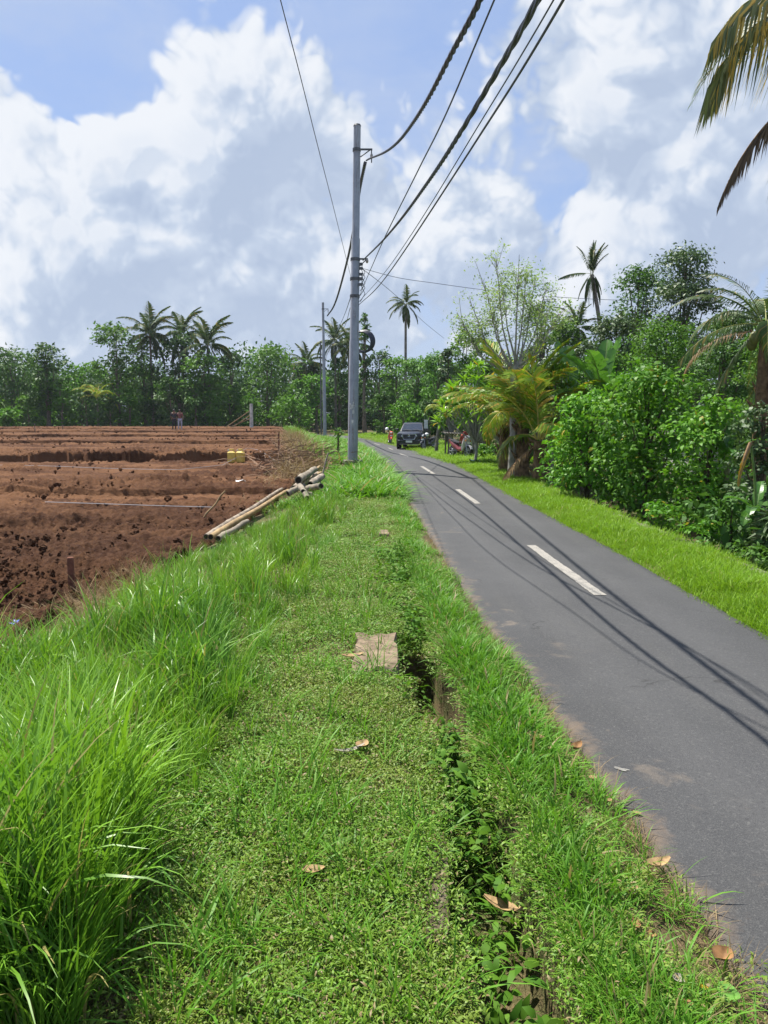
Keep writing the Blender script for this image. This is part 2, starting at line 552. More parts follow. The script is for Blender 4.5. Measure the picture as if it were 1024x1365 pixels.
def asphalt_mat():
    m_, k = new_mat('asphalt')
    out = k.n('ShaderNodeOutputMaterial'); b = k.n('ShaderNodeBsdfPrincipled'); ge = k.n('ShaderNodeNewGeometry')
    P = ge.outputs['Position']
    uv = k.n('ShaderNodeUVMap')
    sx = k.n('ShaderNodeSeparateXYZ'); k.put(sx.inputs[0], uv.outputs[0])
    across = sx.outputs[0]                       # 0 left edge .. 1 right edge
    n1 = k.noise(P, .7, 5.0, .6); n2 = k.noise(P, 170.0, 2.0, .6); n3 = k.noise(P, 6.0, 5.0, .7)
    st = k.vm('MULTIPLY', P, (2.6, .25, 1.0)); n4 = k.noise(st, 1.6, 4.0, .6)
    base = k.mix(k.mr(n1, .3, .7), c4((.037, .038, .040)), c4((.052, .053, .055)))
    base = k.mix(k.mr(n4, .45, .75, 0, .45), base, c4((.062, .061, .058)))
    base = k.mix(k.mr(n2, .52, .72, 0, .55), base, c4((.115, .113, .108)))
    base = k.mix(k.mr(n2, .44, .28, 0, .65), base, c4((.022, .022, .024)))
    wv = k.m('MULTIPLY', k.m('SUBTRACT', k.noise(P, .5, 3.0, .5), .5), .12)
    lane = k.m('ADD', k.mr(k.m('ABSOLUTE', k.m('SUBTRACT', k.m('ADD', across, wv), .27)), .13, .0), k.mr(k.m('ABSOLUTE', k.m('SUBTRACT', k.m('ADD', across, wv), .72)), .13, .0))
    base = k.mix(k.m('MULTIPLY', lane, .35), base, c4((.070, .070, .071)))
    stn = k.mr(k.noise(k.vm('MULTIPLY', P, (1.3, .45, 1)), 1.1, 6.0, .7, .8), .58, .70)
    base = k.mix(k.m('MULTIPLY', stn, .38), base, c4((.026, .026, .027)))
    n5 = k.noise(P, 55.0, 3.0, .7)
    base = k.mix(k.mr(n5, .54, .72, 0, .6), base, c4((.105, .104, .10)))
    base = k.mix(k.mr(n5, .44, .30, 0, .5), base, c4((.024, .024, .026)))
    # dried mud and dust washed over the left edge
    e = k.m('ADD', across, k.m('MULTIPLY', k.m('SUBTRACT', n3, .5), .26))
    base = k.mix(k.mr(e, .065, -.02, 0, .75), base, c4((.135, .102, .075)))
    blot = k.m('MULTIPLY', k.mr(k.noise(P, 2.3, 5.0, .62, .6), .60, .72), k.mr(across, .34, .12))
    base = k.mix(k.m('MULTIPLY', blot, .6), base, c4((.165, .135, .105)))
    er = k.m('ADD', across, k.m('MULTIPLY', k.m('SUBTRACT', n3, .5), .08))
    base = k.mix(k.mr(er, .985, 1.01, 0, .7), base, c4((.09, .08, .05)))
    # hairline cracks
    vo = k.n('ShaderNodeTexVoronoi', feature='DISTANCE_TO_EDGE'); k.put(vo.inputs['Vector'], k.vm('ADD', P, k.vm('MULTIPLY', k.noise(P, 3.0, 3.0, .6, out='Color'), (.5, .5, .5)))); vo.inputs['Scale'].default_value = .55
    cr = k.m('MULTIPLY', k.mr(vo.outputs['Distance'], .006, .0015), k.mr(n1, .52, .6))
    base = k.mix(k.m('MULTIPLY', cr, .7), base, c4((.018, .018, .018)))
    k.put(b.inputs['Base Color'], base)
    b.inputs['Roughness'].default_value = .78; b.inputs['Specular IOR Level'].default_value = .32
    bn = k.n('ShaderNodeBump'); bn.inputs['Strength'].default_value = .55; bn.inputs['Distance'].default_value = .008
    k.put(bn.inputs['Height'], k.m('ADD', n2, k.m('MULTIPLY', n3, .4))); k.put(b.inputs['Normal'], bn.outputs[0])
    k.put(out.inputs[0], b.outputs[0])
    return m_

def paint_mat():
    m_, k = new_mat('road_paint')
    out = k.n('ShaderNodeOutputMaterial'); b = k.n('ShaderNodeBsdfPrincipled'); ge = k.n('ShaderNodeNewGeometry')
    P = ge.outputs['Position']
    n2 = k.noise(P, 130.0, 3.0, .65); n3 = k.noise(P, 9.0, 4.0, .65)
    base = k.mix(k.mr(n3, .3, .7), c4((.27, .25, .215)), c4((.36, .34, .295)))
    base = k.mix(k.m('MULTIPLY', k.mr(k.m('ADD', n2, k.m('MULTIPLY', n3, .6)), .74, .86), .8), base, c4((.085, .08, .075)))
    k.put(b.inputs['Base Color'], base); b.inputs['Roughness'].default_value = .7
    k.put(out.inputs[0], b.outputs[0])
    return m_
M_GROUND, M_SOIL, M_ROAD, M_PAINT = ground_mat(), soil_mat(), asphalt_mat(), paint_mat()

def grid_faces(nx, ny):
    i = np.arange(ny - 1)[:, None] * nx + np.arange(nx - 1)[None]
    return np.stack([i, i + 1, i + nx + 1, i + nx], -1).reshape(-1, 4)

# ground sheet: fine near the ditch, coarse to the horizon
def lines(segs):
    out = [segs[0][0]]
    for a, b, st in segs:
        n = max(1, int(round((b - a) / st)))
        out += list(a + (b - a) * (np.arange(1, n + 1) / n))
    return np.array(out)
GX = lines([(-4000, -400, 900), (-400, -60, 42), (-60, -14, 1.6), (-14, -4, .33), (-4, -1, .10), (-1, -.25, .06), (-.25, .62, .024), (.62, 1.2, .04), (1.2, 2.9, .22), (2.9, 4.6, .06), (4.6, 9, .3), (9, 60, 1.8), (60, 400, 40), (400, 4000, 900)])
GY = lines([(-60, -6, 6), (-6, 1.2, .5), (1.2, 6.2, .036), (6.2, 14, .09), (14, 30, .25), (30, 100, .9), (100, 400, 30), (400, 5000, 900)])
gx, gy = np.meshgrid(GX, GY)
gz = zground(gx, gy)
me = mesh_np('ground', np.stack([gx, gy, gz], -1).reshape(-1, 3), [grid_faces(len(GX), len(GY))], M_GROUND, smooth=True)
prop(link('ground', me), kind='structure')

# ploughed field: terraced beds of red soil
ny, nx = 820, 420
ty = 4.6 * (88.5 / 4.6) ** (np.linspace(0, 1, ny - 7 * 14))
ty = np.sort(np.concatenate([ty] + [np.linspace(s_[0] - .35, s_[0] + .4, 14) for s_ in STEPS]))
us = np.concatenate([np.linspace(-.98, -.53, 50)[:-1], np.linspace(-.53, 0, nx - 49)])   # left limit as a slope x/y
fy, fu = np.meshgrid(ty, us, indexing='ij')
fx0 = xfield(fy)
fx = np.where(fu > -1, fx0 + (fu) * (fy * 1.0 + 2) + 0 * fy, 0)
fx = fx + .10 * vnoise(fy * 1.7, fy * 0, 31) * (fu > -.01)
rough = .16 * fbm(fx * .9, fy * 1.1, 3, 41) + .16 * np.abs(fbm(fx * 3.1, fy * 3.4, 4, 51, .6)) + .095 * fbm(fx * 9, fy * 10, 3, 61, .65)
calm = np.clip(.55 + 1.6 * fbm(fx * .12, fy * .55, 3, 71),   .38, 1.25)
calm = np.where(fy < 17, np.maximum(calm, .75), calm)
fz = zfield(fx, fy) + rough * calm * (1 - .45 * sstep(25, 50, fy))
fz = fz - .30 * sstep(-.012, 0, fu)
me = mesh_np('ploughed_field', np.stack([fx, fy, fz], -1).reshape(-1, 3), [grid_faces(nx, ny)[:, ::-1]], M_SOIL, smooth=True)
field = prop(link('ploughed_field', me), kind='structure')
if me.polygons[1000].normal.z < 0: me.flip_normals()

# road sheet with ragged edges
RY = np.concatenate([lines([(-30, 0, 3), (0, 12, .06), (12, 40, .25), (40, 120, 1.0)])])
AC = np.array([0, .012, .03, .08, .16, .26, .36, .5, .62, .74, .86, .95, .985, 1.0])
ryy, aa = np.meshgrid(RY, AC, indexing='ij')
rag = .045 * fbm(RY * 3.1, RY * 0, 4, 7) * (RY < 40)
rag2 = .03 * fbm(RY * 3.1, RY * 0 + 4, 4, 8) * (RY < 40)
Lx, Rx = xl(RY) + rag, xr(RY) + rag2
rx = Lx[:, None] * (1 - aa) + Rx[:, None] * aa
rz_ = zroad(ryy) + .03 + .02 * np.sin(aa * math.pi) + .004 * fbm(rx * 2, ryy * 2, 2, 9)
rz_[:, 0] -= .05; rz_[:, -1] -= .05
me = mesh_np('road', np.stack([rx, ryy, rz_], -1).reshape(-1, 3), [grid_faces(len(AC), len(RY))[:, ::-1]], M_ROAD, smooth=True)
if me.polygons[100].normal.z < 0: me.flip_normals()
uvl = me.uv_layers.new(name='UVMap')
li = np.zeros(len(me.loops), np.int32); me.loops.foreach_get('vertex_index', li)
uvs = np.stack([aa.ravel()[li], ryy.ravel()[li]], 1).astype(np.float32)
uvl.data.foreach_set('uv', uvs.ravel())
road = prop(link('road', me), kind='structure')

def zr_top(x, y):
    a = (x - float(xl(y))) / max(.1, float(xr(y)) - float(xl(y)))
    return float(zroad(y)) + .03 + .02 * math.sin(min(1, max(0, a)) * math.pi) + .004 * float(fbm(np.array([x * 2]), np.array([y * 2]), 2, 9)[0])

# dashed centre line
def dash(p0, p1, w=.122):
    n = 60
    V = []
    a, b = Vector(p0), Vector(p1)
    d = (b - a).normalized(); s = Vector((d.y, -d.x, 0))
    for i in range(n + 1):
        q = a.lerp(b, i / n)
        for k in (-1, 1):
            jag = random.uniform(-.007, .004)
            r = q + s * (k * w / 2 + jag)
            V.append((r.x, r.y, zr_top(r.x, r.y) + .004))
    F = np.array([(2 * i, 2 * i + 1, 2 * i + 3, 2 * i + 2) for i in range(n)])
    me = mesh_np('centre_dash', V, [F], M_PAINT)
    if me.polygons[0].normal.z < 0: me.flip_normals()
    o = link('centre_dash', me, road)
    return o
for (a, b) in (((708, 728), (800, 795)), ((610, 653), (637, 672)), ((562, 622), (578, 632)), ((533, 605), (545, 609))):
    ya = gp(*a); yb = gp(*b)
    for _ in range(5):
        ya = gp(a[0], a[1], float(zroad(ya.y)) + .04); yb = gp(b[0], b[1], float(zroad(yb.y)) + .04)
    dash((ya.x, ya.y, 0), (yb.x, yb.y, 0))
for y0 in (50.5, 59.5):
    f = lambda y: float(xl(y)) * .44 + float(xr(y)) * .56
    dash((f(y0), y0, 0), (f(y0 + 3), y0 + 3, 0))
# splash of dried white paint
M_SPLAT = plain('dried_paint', (.17, .165, .15), .8, vary=.2, scale=30)
def splat(c, L, W, rz):
    mbs = MB()
    for k in range(5):
        a0 = Vector((random.uniform(-L, L) * .5, random.uniform(-W, W) * .5, 0)); r0 = random.uniform(.25, .6) * W
        ring = []
        for i in range(12):
            a = i * math.pi / 6; r = r0 * random.uniform(.6, 1.2)
            q = a0 + Vector((math.cos(a) * r * 1.7, math.sin(a) * r, 0)); q.rotate(Matrix.Rotation(rz, 3, 'Z'))
            x, y = c.x + q.x, c.y + q.y
            ring.append((x, y, zr_top(x, y) + .0025 + .0006 * k))
        mbs.add(ring, [tuple(range(12))])
    return mbs.build('paint_spot', M_SPLAT, road)
splat(gp(829, 1022, .05), .07, .022, -.7)

# ------------------------------------------------------------------ grass
def blades(n, radius, hmin, hmax, width, lean, curl, segs=5, seed=0, flat=0.0, spread_root=True):
    r = np.random.default_rng(seed)
    ang = r.uniform(0, 2 * math.pi, n); rad = radius * np.sqrt(r.uniform(0, 1, n))
    root = np.stack([np.cos(ang) * rad, np.sin(ang) * rad, np.full(n, -.02)], 1)
    az = ang * .5 + r.uniform(0, 2 * math.pi, n) * .5 + r.normal(0, .8, n)
    h = r.uniform(hmin, hmax, n); th = np.abs(r.normal(lean, lean * .6, n)) + flat
    cu = r.uniform(.3, 1.0, n) * curl
    wd = width * r.uniform(.65, 1.25, n)
    t = np.linspace(0, 1, segs + 1)
    V = np.zeros((n, segs + 1, 2, 3))
    pos = root.copy()
    side = np.stack([-np.sin(az + r.normal(0, .5, n)), np.cos(az + r.normal(0, .5, n)), np.zeros(n)], 1)
    for i in range(segs + 1):
        prof = (0.55 + 1.1 * t[i]) if t[i] < .4 else 1.0 * (1 - ((t[i] - .4) / .6) ** 1.7)
        hw = (wd * max(prof, .06) / 2)[:, None] * side
        V[:, i, 0] = pos - hw; V[:, i, 1] = pos + hw
        a = th + cu * (t[i] ** 1.6) * 1.9
        a = np.minimum(a, 2.5)
        d = np.stack([np.sin(a) * np.cos(az), np.sin(a) * np.sin(az), np.cos(a)], 1)
        pos = pos + d * (h / segs)[:, None]
    base = (np.arange(n) * (segs + 1) * 2)[:, None, None]
    s_ = (np.arange(segs) * 2)[None, :, None]
    F = (base + s_ + np.array([0, 1, 3, 2])[None, None]).reshape(-1, 4)
    return V.reshape(-1, 3), F

def leaves6(pos, d, nrm, length, width, droop=.25, fold=.12):
    """leaf blades of six corners: base, two shoulders each side, tip"""
    d = d / (np.linalg.norm(d, axis=1)[:, None] + 1e-9)
    s = np.cross(d, nrm); s /= np.linalg.norm(s, axis=1)[:, None] + 1e-9
    u = np.cross(s, d)
    L, W = np.asarray(length)[:, None], np.asarray(width)[:, None]
    P = np.zeros((len(pos), 6, 3))
    P[:, 0] = pos
    m1 = pos + d * L * .33 + u * L * .05; m2 = pos + d * L * .70 - u * L * droop * .35
    P[:, 1] = m1 + s * W * .48 - u * W * fold * 0; P[:, 2] = m1 - s * W * .48
    P[:, 3] = m2 + s * W * .36 + u * W * fold; P[:, 4] = m2 - s * W * .36 + u * W * fold
    P[:, 5] = pos + d * L - u * L * droop
    b = (np.arange(len(pos)) * 6)[:, None]
    T = np.concatenate([b + [0, 1, 2], b + [3, 5, 4]]); Q = b + [1, 3, 4, 2]
    return P.reshape(-1, 3), [T, Q]

def leaves4(pos, d, nrm, length, width, droop=.2):
    d = d / (np.linalg.norm(d, axis=1)[:, None] + 1e-9)
    s = np.cross(d, nrm); s /= np.linalg.norm(s, axis=1)[:, None] + 1e-9
    u = np.cross(s, d)
    L, W = np.asarray(length)[:, None], np.asarray(width)[:, None]
    P = np.zeros((len(pos), 4, 3))
    P[:, 0] = pos - u * L * droop * .5; mid = pos + d * L * .45
    P[:, 1] = mid + s * W * .5; P[:, 3] = mid - s * W * .5; P[:, 2] = pos + d * L - u * L * droop
    b = (np.arange(len(pos)) * 4)[:, None]
    return P.reshape(-1, 3), [b + [0, 1, 2, 3]]

def rand_unit(r, n):
    v = r.normal(0, 1, (n, 3)); return v / np.linalg.norm(v, axis=1)[:, None]

def lawn_patch(n, radius, lmin, lmax, width, seed):
    r = np.random.default_rng(seed)
    ang = r.uniform(0, 2 * math.pi, n); rad = radius * np.sqrt(r.uniform(0, 1, n))
    pos = np.stack([np.cos(ang) * rad, np.sin(ang) * rad, r.uniform(-.005, .045, n)], 1)
    az = r.uniform(0, 2 * math.pi, n); el = np.abs(r.normal(.45, .4, n))
    d = np.stack([np.cos(az) * np.cos(el), np.sin(az) * np.cos(el), np.sin(el)], 1)
    nr = np.array([0, 0, 1.0]) + r.normal(0, .45, (n, 3))
    L = r.uniform(lmin, lmax, n)
    return leaves6(pos, d, nr, L, L * width * r.uniform(.6, 1.3, n), .3, .2)

M_TALL = leafy('tall_grass_blade', (.068, .195, .016), (.175, .36, .040), (.185, .36, .024), trans=.30, rough=.40, spec=.40, patch=.9, dead=.045, deadc=(.34, .30, .11))
M_MED = leafy('verge_grass_blade', (.068, .205, .014), (.145, .315, .026), (.105, .265, .020), trans=.36, rough=.5, spec=.25, patch=1.4, dead=.04, deadc=(.28, .23, .10))
M_LAWN = leafy('lawn_leaf', (.075, .185, .014), (.185, .310, .030), (.165, .235, .034), trans=.26, rough=.5, spec=.28, patch=1.5, dead=.09, deadc=(.25, .19, .09))
M_FARG = leafy('bright_verge_leaf', (.13, .265, .013), (.22, .37, .024), (.18, .335, .020), trans=.36, rough=.55, spec=.2, patch=.8, dead=.02, deadc=(.27, .23, .09))
M_STRAW = leafy('dry_straw', (.19, .135, .07), (.29, .215, .11), None, trans=.2, rough=.7, spec=.2)
M_WEED = leafy('ditch_weed_leaf', (.055, .155, .014), (.115, .24, .022), None, trans=.35, rough=.6, spec=.15)

def variants(name, meshes):
    c = bpy.data.collections.new(name)
    for i, me in enumerate(meshes):
        o = bpy.data.objects.new(name + '_%02d' % i, me); c.objects.link(o)
    return c

def scatter(name, P, rotv, scl, coll, nvar, label=None, cat=None, kind='stuff', parent=None):
    """one object that repeats small tufts over many points"""
    n = len(P)
    me = bpy.data.meshes.new(name)
    me.vertices.add(n); me.vertices.foreach_set('co', np.asarray(P, np.float32).ravel())
    a = me.attributes.new('rotv', 'FLOAT_VECTOR', 'POINT'); a.data.foreach_set('vector', np.asarray(rotv, np.float32).ravel())
    a = me.attributes.new('scl', 'FLOAT_VECTOR', 'POINT'); a.data.foreach_set('vector', np.asarray(scl, np.float32).ravel())
    a = me.attributes.new('var', 'INT', 'POINT'); a.data.foreach_set('value', rng.integers(0, nvar, n).astype(np.int32))
    o = link(name, me, parent)
    prop(o, label, cat, None, kind)
    nt = bpy.data.node_groups.new(name + '_scatter', 'GeometryNodeTree')
    nt.interface.new_socket('Geometry', in_out='INPUT', socket_type='NodeSocketGeometry')
    nt.interface.new_socket('Geometry', in_out='OUTPUT', socket_type='NodeSocketGeometry')
    N = nt.nodes; Lk = nt.links
    a_in, a_out = N.new('NodeGroupInput'), N.new('NodeGroupOutput')
    ci = N.new('GeometryNodeCollectionInfo'); ci.inputs['Collection'].default_value = coll
    ci.inputs['Separate Children'].default_value = True; ci.inputs['Reset Children'].default_value = True
    io = N.new('GeometryNodeInstanceOnPoints'); io.inputs['Pick Instance'].default_value = True
    def attr(nm, dt):
        x = N.new('GeometryNodeInputNamedAttribute'); x.data_type = dt; x.inputs['Name'].default_value = nm
        return x.outputs['Attribute']
    er = N.new('FunctionNodeEulerToRotation')
    Lk.new(attr('rotv', 'FLOAT_VECTOR'), er.inputs[0])
    Lk.new(a_in.outputs[0], io.inputs['Points']); Lk.new(ci.outputs[0], io.inputs['Instance'])
    Lk.new(attr('var', 'INT'), io.inputs['Instance Index']); Lk.new(er.outputs[0], io.inputs['Rotation'])
    Lk.new(attr('scl', 'FLOAT_VECTOR'), io.inputs['Scale']); Lk.new(io.outputs[0], a_out.inputs[0])
    md = o.modifiers.new('scatter', 'NODES'); md.node_group = nt
    return o

def rots(n, tilt=.12):
    return np.stack([rng.normal(0, tilt, n), rng.normal(0, tilt, n), rng.uniform(0, 6.283, n)], 1)

def sample(n, y0, y1, flo, fhi, power=1.0):
    """points between two edge curves, denser towards the viewer"""
    u = rng.uniform(0, 1, n)
    if abs(power - 1) < 1e-6: y = y0 * (y1 / y0) ** u
    else:
        q = 1 - power; y = (y0 ** q + u * (y1 ** q - y0 ** q)) ** (1 / q)
    lo, hi = flo(y), fhi(y)
    x = lo + (hi - lo) * rng.uniform(0, 1, n)
    return x, y
def keep(mask, *arrs): return [a[mask] for a in arrs]

# tall lush grass on the slope to the field
vt = [mesh_np('tuft', *(lambda q: (q[0], [q[1]]))(blades(30, .10, .30, .90, .0125, .17, .75, 6, 100 + i)), M_TALL) for i in range(6)]
vt += [mesh_np('tuft', *(lambda q: (q[0], [q[1]]))(blades(14, .07, .50, 1.05, .018, .14, 1.15, 7, 120 + i)), M_TALL) for i in range(3)]
c_tall = variants('tall_tuft', vt)
x, y = sample(3000, 1.75, 15.5, lambda y: xfield(y) + .05, lambda y: xtall(y) + .03, 1.15)
edge_r = np.clip((xtall(y) - x) / .45, 0, 1)
dens_ = np.clip(.55 + 2.2 * fbm(x * 1.7, y * 1.4, 3, 201) + .20 * edge_r, np.interp(y, [3, 5], [.08, .30]), 1) * np.where((y > 4.6) & (y < 9), np.clip(.25 + (x - xfield(y)) / .9, .15, 1), 1.0)
m_ = rng.uniform(0, 1, len(x)) < dens_
m_ &= ~((x < xfield(y) + .30) & (y > 4.8) & (rng.uniform(0, 1, len(x)) < .7))
x, y, edge_r = keep(m_, x, y, edge_r)
hgt = (.44 + .34 * edge_r + .75 * vnoise(x * 1.1, y * .9, 205)) * rng.uniform(.75, 1.2, len(x))
hgt = hgt * np.where(x < xfield(y) + .45, np.interp(y, [4, 5.2, 9.5, 16], [.85, .50, .42, .35]), 1.0)
hgt = hgt * np.where((x < xfield(y) + .9) & (y > 9), .7, 1.0)
hgt = hgt * np.interp(y, [1.75, 3, 8, 11, 15], [.92, 1.0, .85, .62, .5])
P = np.stack([x, y, zground(x, y)], 1)
scatter('tall_grass', P, rots(len(x), .14), np.stack([np.clip(hgt, .35, 1.2) * .95] * 2 + [np.clip(hgt, .25, 1.15)], 1), c_tall, len(vt), 'tall lush green grass on the bank beside the ploughed field', 'grass')

# medium grass: far verge, right of the ditch
vm_ = [mesh_np('tuft', *(lambda q: (q[0], [q[1]]))(blades(26, .10, .06, .22, .0082, .55, .9, 4, 140 + i)), M_MED) for i in range(6)]
c_med = variants('verge_tuft', vm_)
x, y = sample(5200, 1.7, 16, lambda y: xditch(y) + .13 + .10 * (opend(y) > .6), lambda y: xl(y) + .01, 1.1)
rd = xl(y) - x
dens_ = np.clip(.03 + (rd - np.interp(y, [1.7, 3.2, 6, 12], [.26, .20, .12, .05]) + .35 * vnoise(x * 2.2, y * 2.2, 219)) / .34, 0, 1) * np.clip(.55 + 1.7 * (fbm(x * 2.3, y * 2.3, 3, 211) + .3), .25, 1)
m_ = rng.uniform(0, 1, len(x)) < dens_
x, y, rd = keep(m_, x, y, rd)
s_ = (.45 + .6 * np.clip(rd / .5, 0, 1)) * np.clip((x - xditch(y) - .02) / .34, .42, 1) * rng.uniform(.6, 1.15, len(x)) * (1 + .6 * vnoise(x * 1.6, y * 1.6, 214))
P1 = np.stack([x, y, zground(x, y)], 1); S1 = np.stack([s_ * np.interp(y, [1.7, 16], [.95, 1.7])] * 2 + [s_], 1)
x, y = sample(3400, 15.5, 80, lambda y: xfield(y) - .1, lambda y: xl(y) - .02, 1.5)
m_ = ~((np.abs(x + 1.1) < .55) & (y > 24.6) & (y < 26.8)) & ~((x < xfield(y) + .5) & (y > 16) & (y < 26))
x, y = keep(m_, x, y)
s_ = rng.uniform(1.3, 2.4, len(x)) * np.clip((xl(y) - x) / .5, .35, 1)
P2 = np.stack([x, y, zground(x, y)], 1); s_ = s_ * np.where((y < 27) & (x < xfield(y) + 1.3), .62, 1.0)
S2 = np.stack([s_ * 2.0, s_ * 2.0, s_ * .95], 1)
scatter('verge_grass', np.concatenate([P1, P2]), rots(len(P1) + len(P2), .15), np.concatenate([S1, S2]), c_med, 6, 'knee-low green grass along the left road edge and around the pole', 'grass')

# short creeping lawn left of the ditch, with stray taller blades
vl = [mesh_np('patch', *lawn_patch(420, .17, .009, .027, .30, 160 + i), M_LAWN) for i in range(6)]
vl += [mesh_np('patch', *(lambda q: (q[0], [q[1]]))(blades(95, .15, .02, .085, .0034, .75, .9, 4, 170 + i)), M_LAWN) for i in range(3)]
c_lawn = variants('lawn_patch', vl)
x, y = sample(4600, 1.7, 17, lambda y: xtall(y) - .25, lambda y: xl(y) - .04, 1.2)
dd = np.abs(x - xditch(y))
bare = fbm(x * 1.7, y * 1.5, 4, 221)
m_ = ((dd > .215) | (opend(y) < .5)) & (rng.uniform(0, 1, len(x)) < np.where(x < xditch(y), np.clip(1.2 - 2.6 * np.maximum(bare, 0), .25, 1), .45 * np.clip((xl(y) - x - .2) / .35, .03, 1)))
slab = (np.hypot((x + .055) / .23, (y - 5.05) / .50) > 1) | (rng.uniform(0, 1, len(x)) < .10)
m_ &= slab
m_ &= ~((np.hypot((x - .10) / .17, (y - 2.5) / .55) < 1) & (rng.uniform(0, 1, len(x)) < .2))
x, y = keep(m_, x, y)
s_ = rng.uniform(.8, 1.25, len(x))
P = np.stack([x, y, zground(x, y) - .004], 1)
scatter('lawn', P, rots(len(x), .1), np.stack([s_ * np.interp(y, [1.7, 17], [.9, 1.7])] * 2 + [s_ * .95], 1), c_lawn, len(vl), 'short creeping green grass on the strip beside the ditch', 'grass')
vs = [mesh_np('tuft', *(lambda q: (q[0], [q[1]]))(blades(14, .05, .12, .34, .0066, .55, .9, 5, 180 + i)), M_MED) for i in range(4)]
c_stray = variants('stray_tuft', vs)
x, y = sample(330, 1.8, 14, lambda y: xtall(y), lambda y: xditch(y) - .05, 1.2)
P = np.stack([x, y, zground(x, y)], 1); s_ = rng.uniform(.5, 1.15, len(x))
scatter('stray_grass', P, rots(len(x), .15), np.stack([s_] * 3, 1), c_stray, 4, 'scattered taller grass tufts in the short lawn', 'grass')

# bright short grass on the right verge and along the bend
vf = [mesh_np('patch', *(lambda q: (q[0], [q[1]]))(blades(64, .15, .04, .13, .0058, .6, .8, 3, 190 + i)), M_FARG) for i in range(5)]
vf += [mesh_np('patch', *(lambda q: (q[0], [q[1]]))(blades(90, .16, .03, .10, .0050, .75, .8, 3, 195 + i)), M_FARG) for i in range(3)]
c_far = variants('verge_patch', vf)
x, y = sample(10500, 1.4, 34, lambda y: xr(y) - .03, lambda y: xkerb(y) + .06, 1.25)
m_ = rng.uniform(0, 1, len(x)) < np.clip(.45 + (x - xr(y)) / .15, 0, 1)
x, y = keep(m_, x, y)
s_ = rng.uniform(.7, 1.25, len(x)) * (.75 + .35 * np.clip((x - xr(y)) / .4, 0, 1)) * (1 + .5 * vnoise(x * 2, y * 2, 233))
P1 = np.stack([x, y, zground(x, y) - .004], 1); S1 = np.stack([s_ * np.interp(y, [5, 34], [1.0, 2.0])] * 2 + [s_], 1)
x, y = sample(2600, 30, 84, lambda y: xr(y) - .03, lambda y: xkerb(y) + 2.5, 1.4)
s_ = rng.uniform(.9, 1.7, len(x)) * (1 + .9 * sstep(1.2, 2.8, x - xr(y)))
P2 = np.stack([x, y, zground(x, y) - .004], 1); S2 = np.stack([s_ * 2.4, s_ * 2.4, s_ * 1.3], 1)
scatter('right_verge_grass', np.concatenate([P1, P2]), rots(len(P1) + len(P2), .08), np.concatenate([S1, S2]), c_far, 8, 'short bright green grass on the verge right of the road', 'grass')

# broad-leaved weeds in and over the ditch
def weed(seed, n=16, L=.07):
    r = np.random.default_rng(seed)
    az = r.uniform(0, 6.283, n); rad = r.uniform(0, .07, n); h = r.uniform(.02, .26, n)
    pos = np.stack([np.cos(az) * rad, np.sin(az) * rad, h], 1)
    el = r.uniform(-.2, .7, n)
    d = np.stack([np.cos(az) * np.cos(el), np.sin(az) * np.cos(el), np.sin(el)], 1)
    return leaves6(pos, d, np.array([0, 0, 1.0]) + r.normal(0, .3, (n, 3)), r.uniform(.6, 1.3, n) * L, r.uniform(.35, .6, n) * L, .35, .1)
vw = [mesh_np('weed', *weed(240 + i), M_WEED) for i in range(4)] + [mesh_np('weed', *(lambda q: (q[0], [q[1]]))(blades(20, .06, .12, .32, .007, .5, .9, 5, 250 + i)), M_WEED) for i in range(2)]
c_weed = variants('weed', vw)
y = rng.uniform(1.75, 9.0, 620); x = xditch(y) + rng.normal(.02, .09, len(y))
cov = np.where((y > 4.05) & (y < 5.6), .28, np.where(y < 2.95, .32, .85))
m_ = rng.uniform(0, 1, len(y)) < cov
x, y = keep(m_, x, y)
P = np.stack([x, y, zground(x, y)], 1); s_ = rng.uniform(.45, 1.0, len(x))
scatter('ditch_weeds', P, rots(len(x), .3), np.stack([s_] * 3, 1), c_weed, 6, 'low broad-leaved weeds growing in the roadside ditch', 'weeds')

# straw and dry stalks at the field edge
vst = [mesh_np('straw', *(lambda q: (q[0], [q[1]]))(blades(22, .14, .12, .45, .006, 1.15, .5, 4, 260 + i)), M_STRAW) for i in range(4)]
c_straw = variants('straw', vst)
y = np.concatenate([rng.uniform(4.6, 9.5, 420), rng.uniform(23, 48, 260), rng.uniform(14, 24, 60)])
x = xfield(y) + np.where(y < 12, rng.normal(.08, .20, len(y)), rng.normal(-.25, .35, len(y)))
P = np.stack([x, y, np.array([zany(a, b) for a, b in zip(x, y)])], 1)
P[:, 2] += np.where(y > 20, .05 + .22 * rng.uniform(0, 1, len(y)), .0)
s_ = np.where(y > 20, 2.0, .8) * rng.uniform(.6, 1.2, len(y))
scatter('dry_straw', P, rots(len(x), .3), np.stack([s_] * 3, 1), c_straw, 4, 'dry straw and dead stalks along the edge of the field', 'straw')

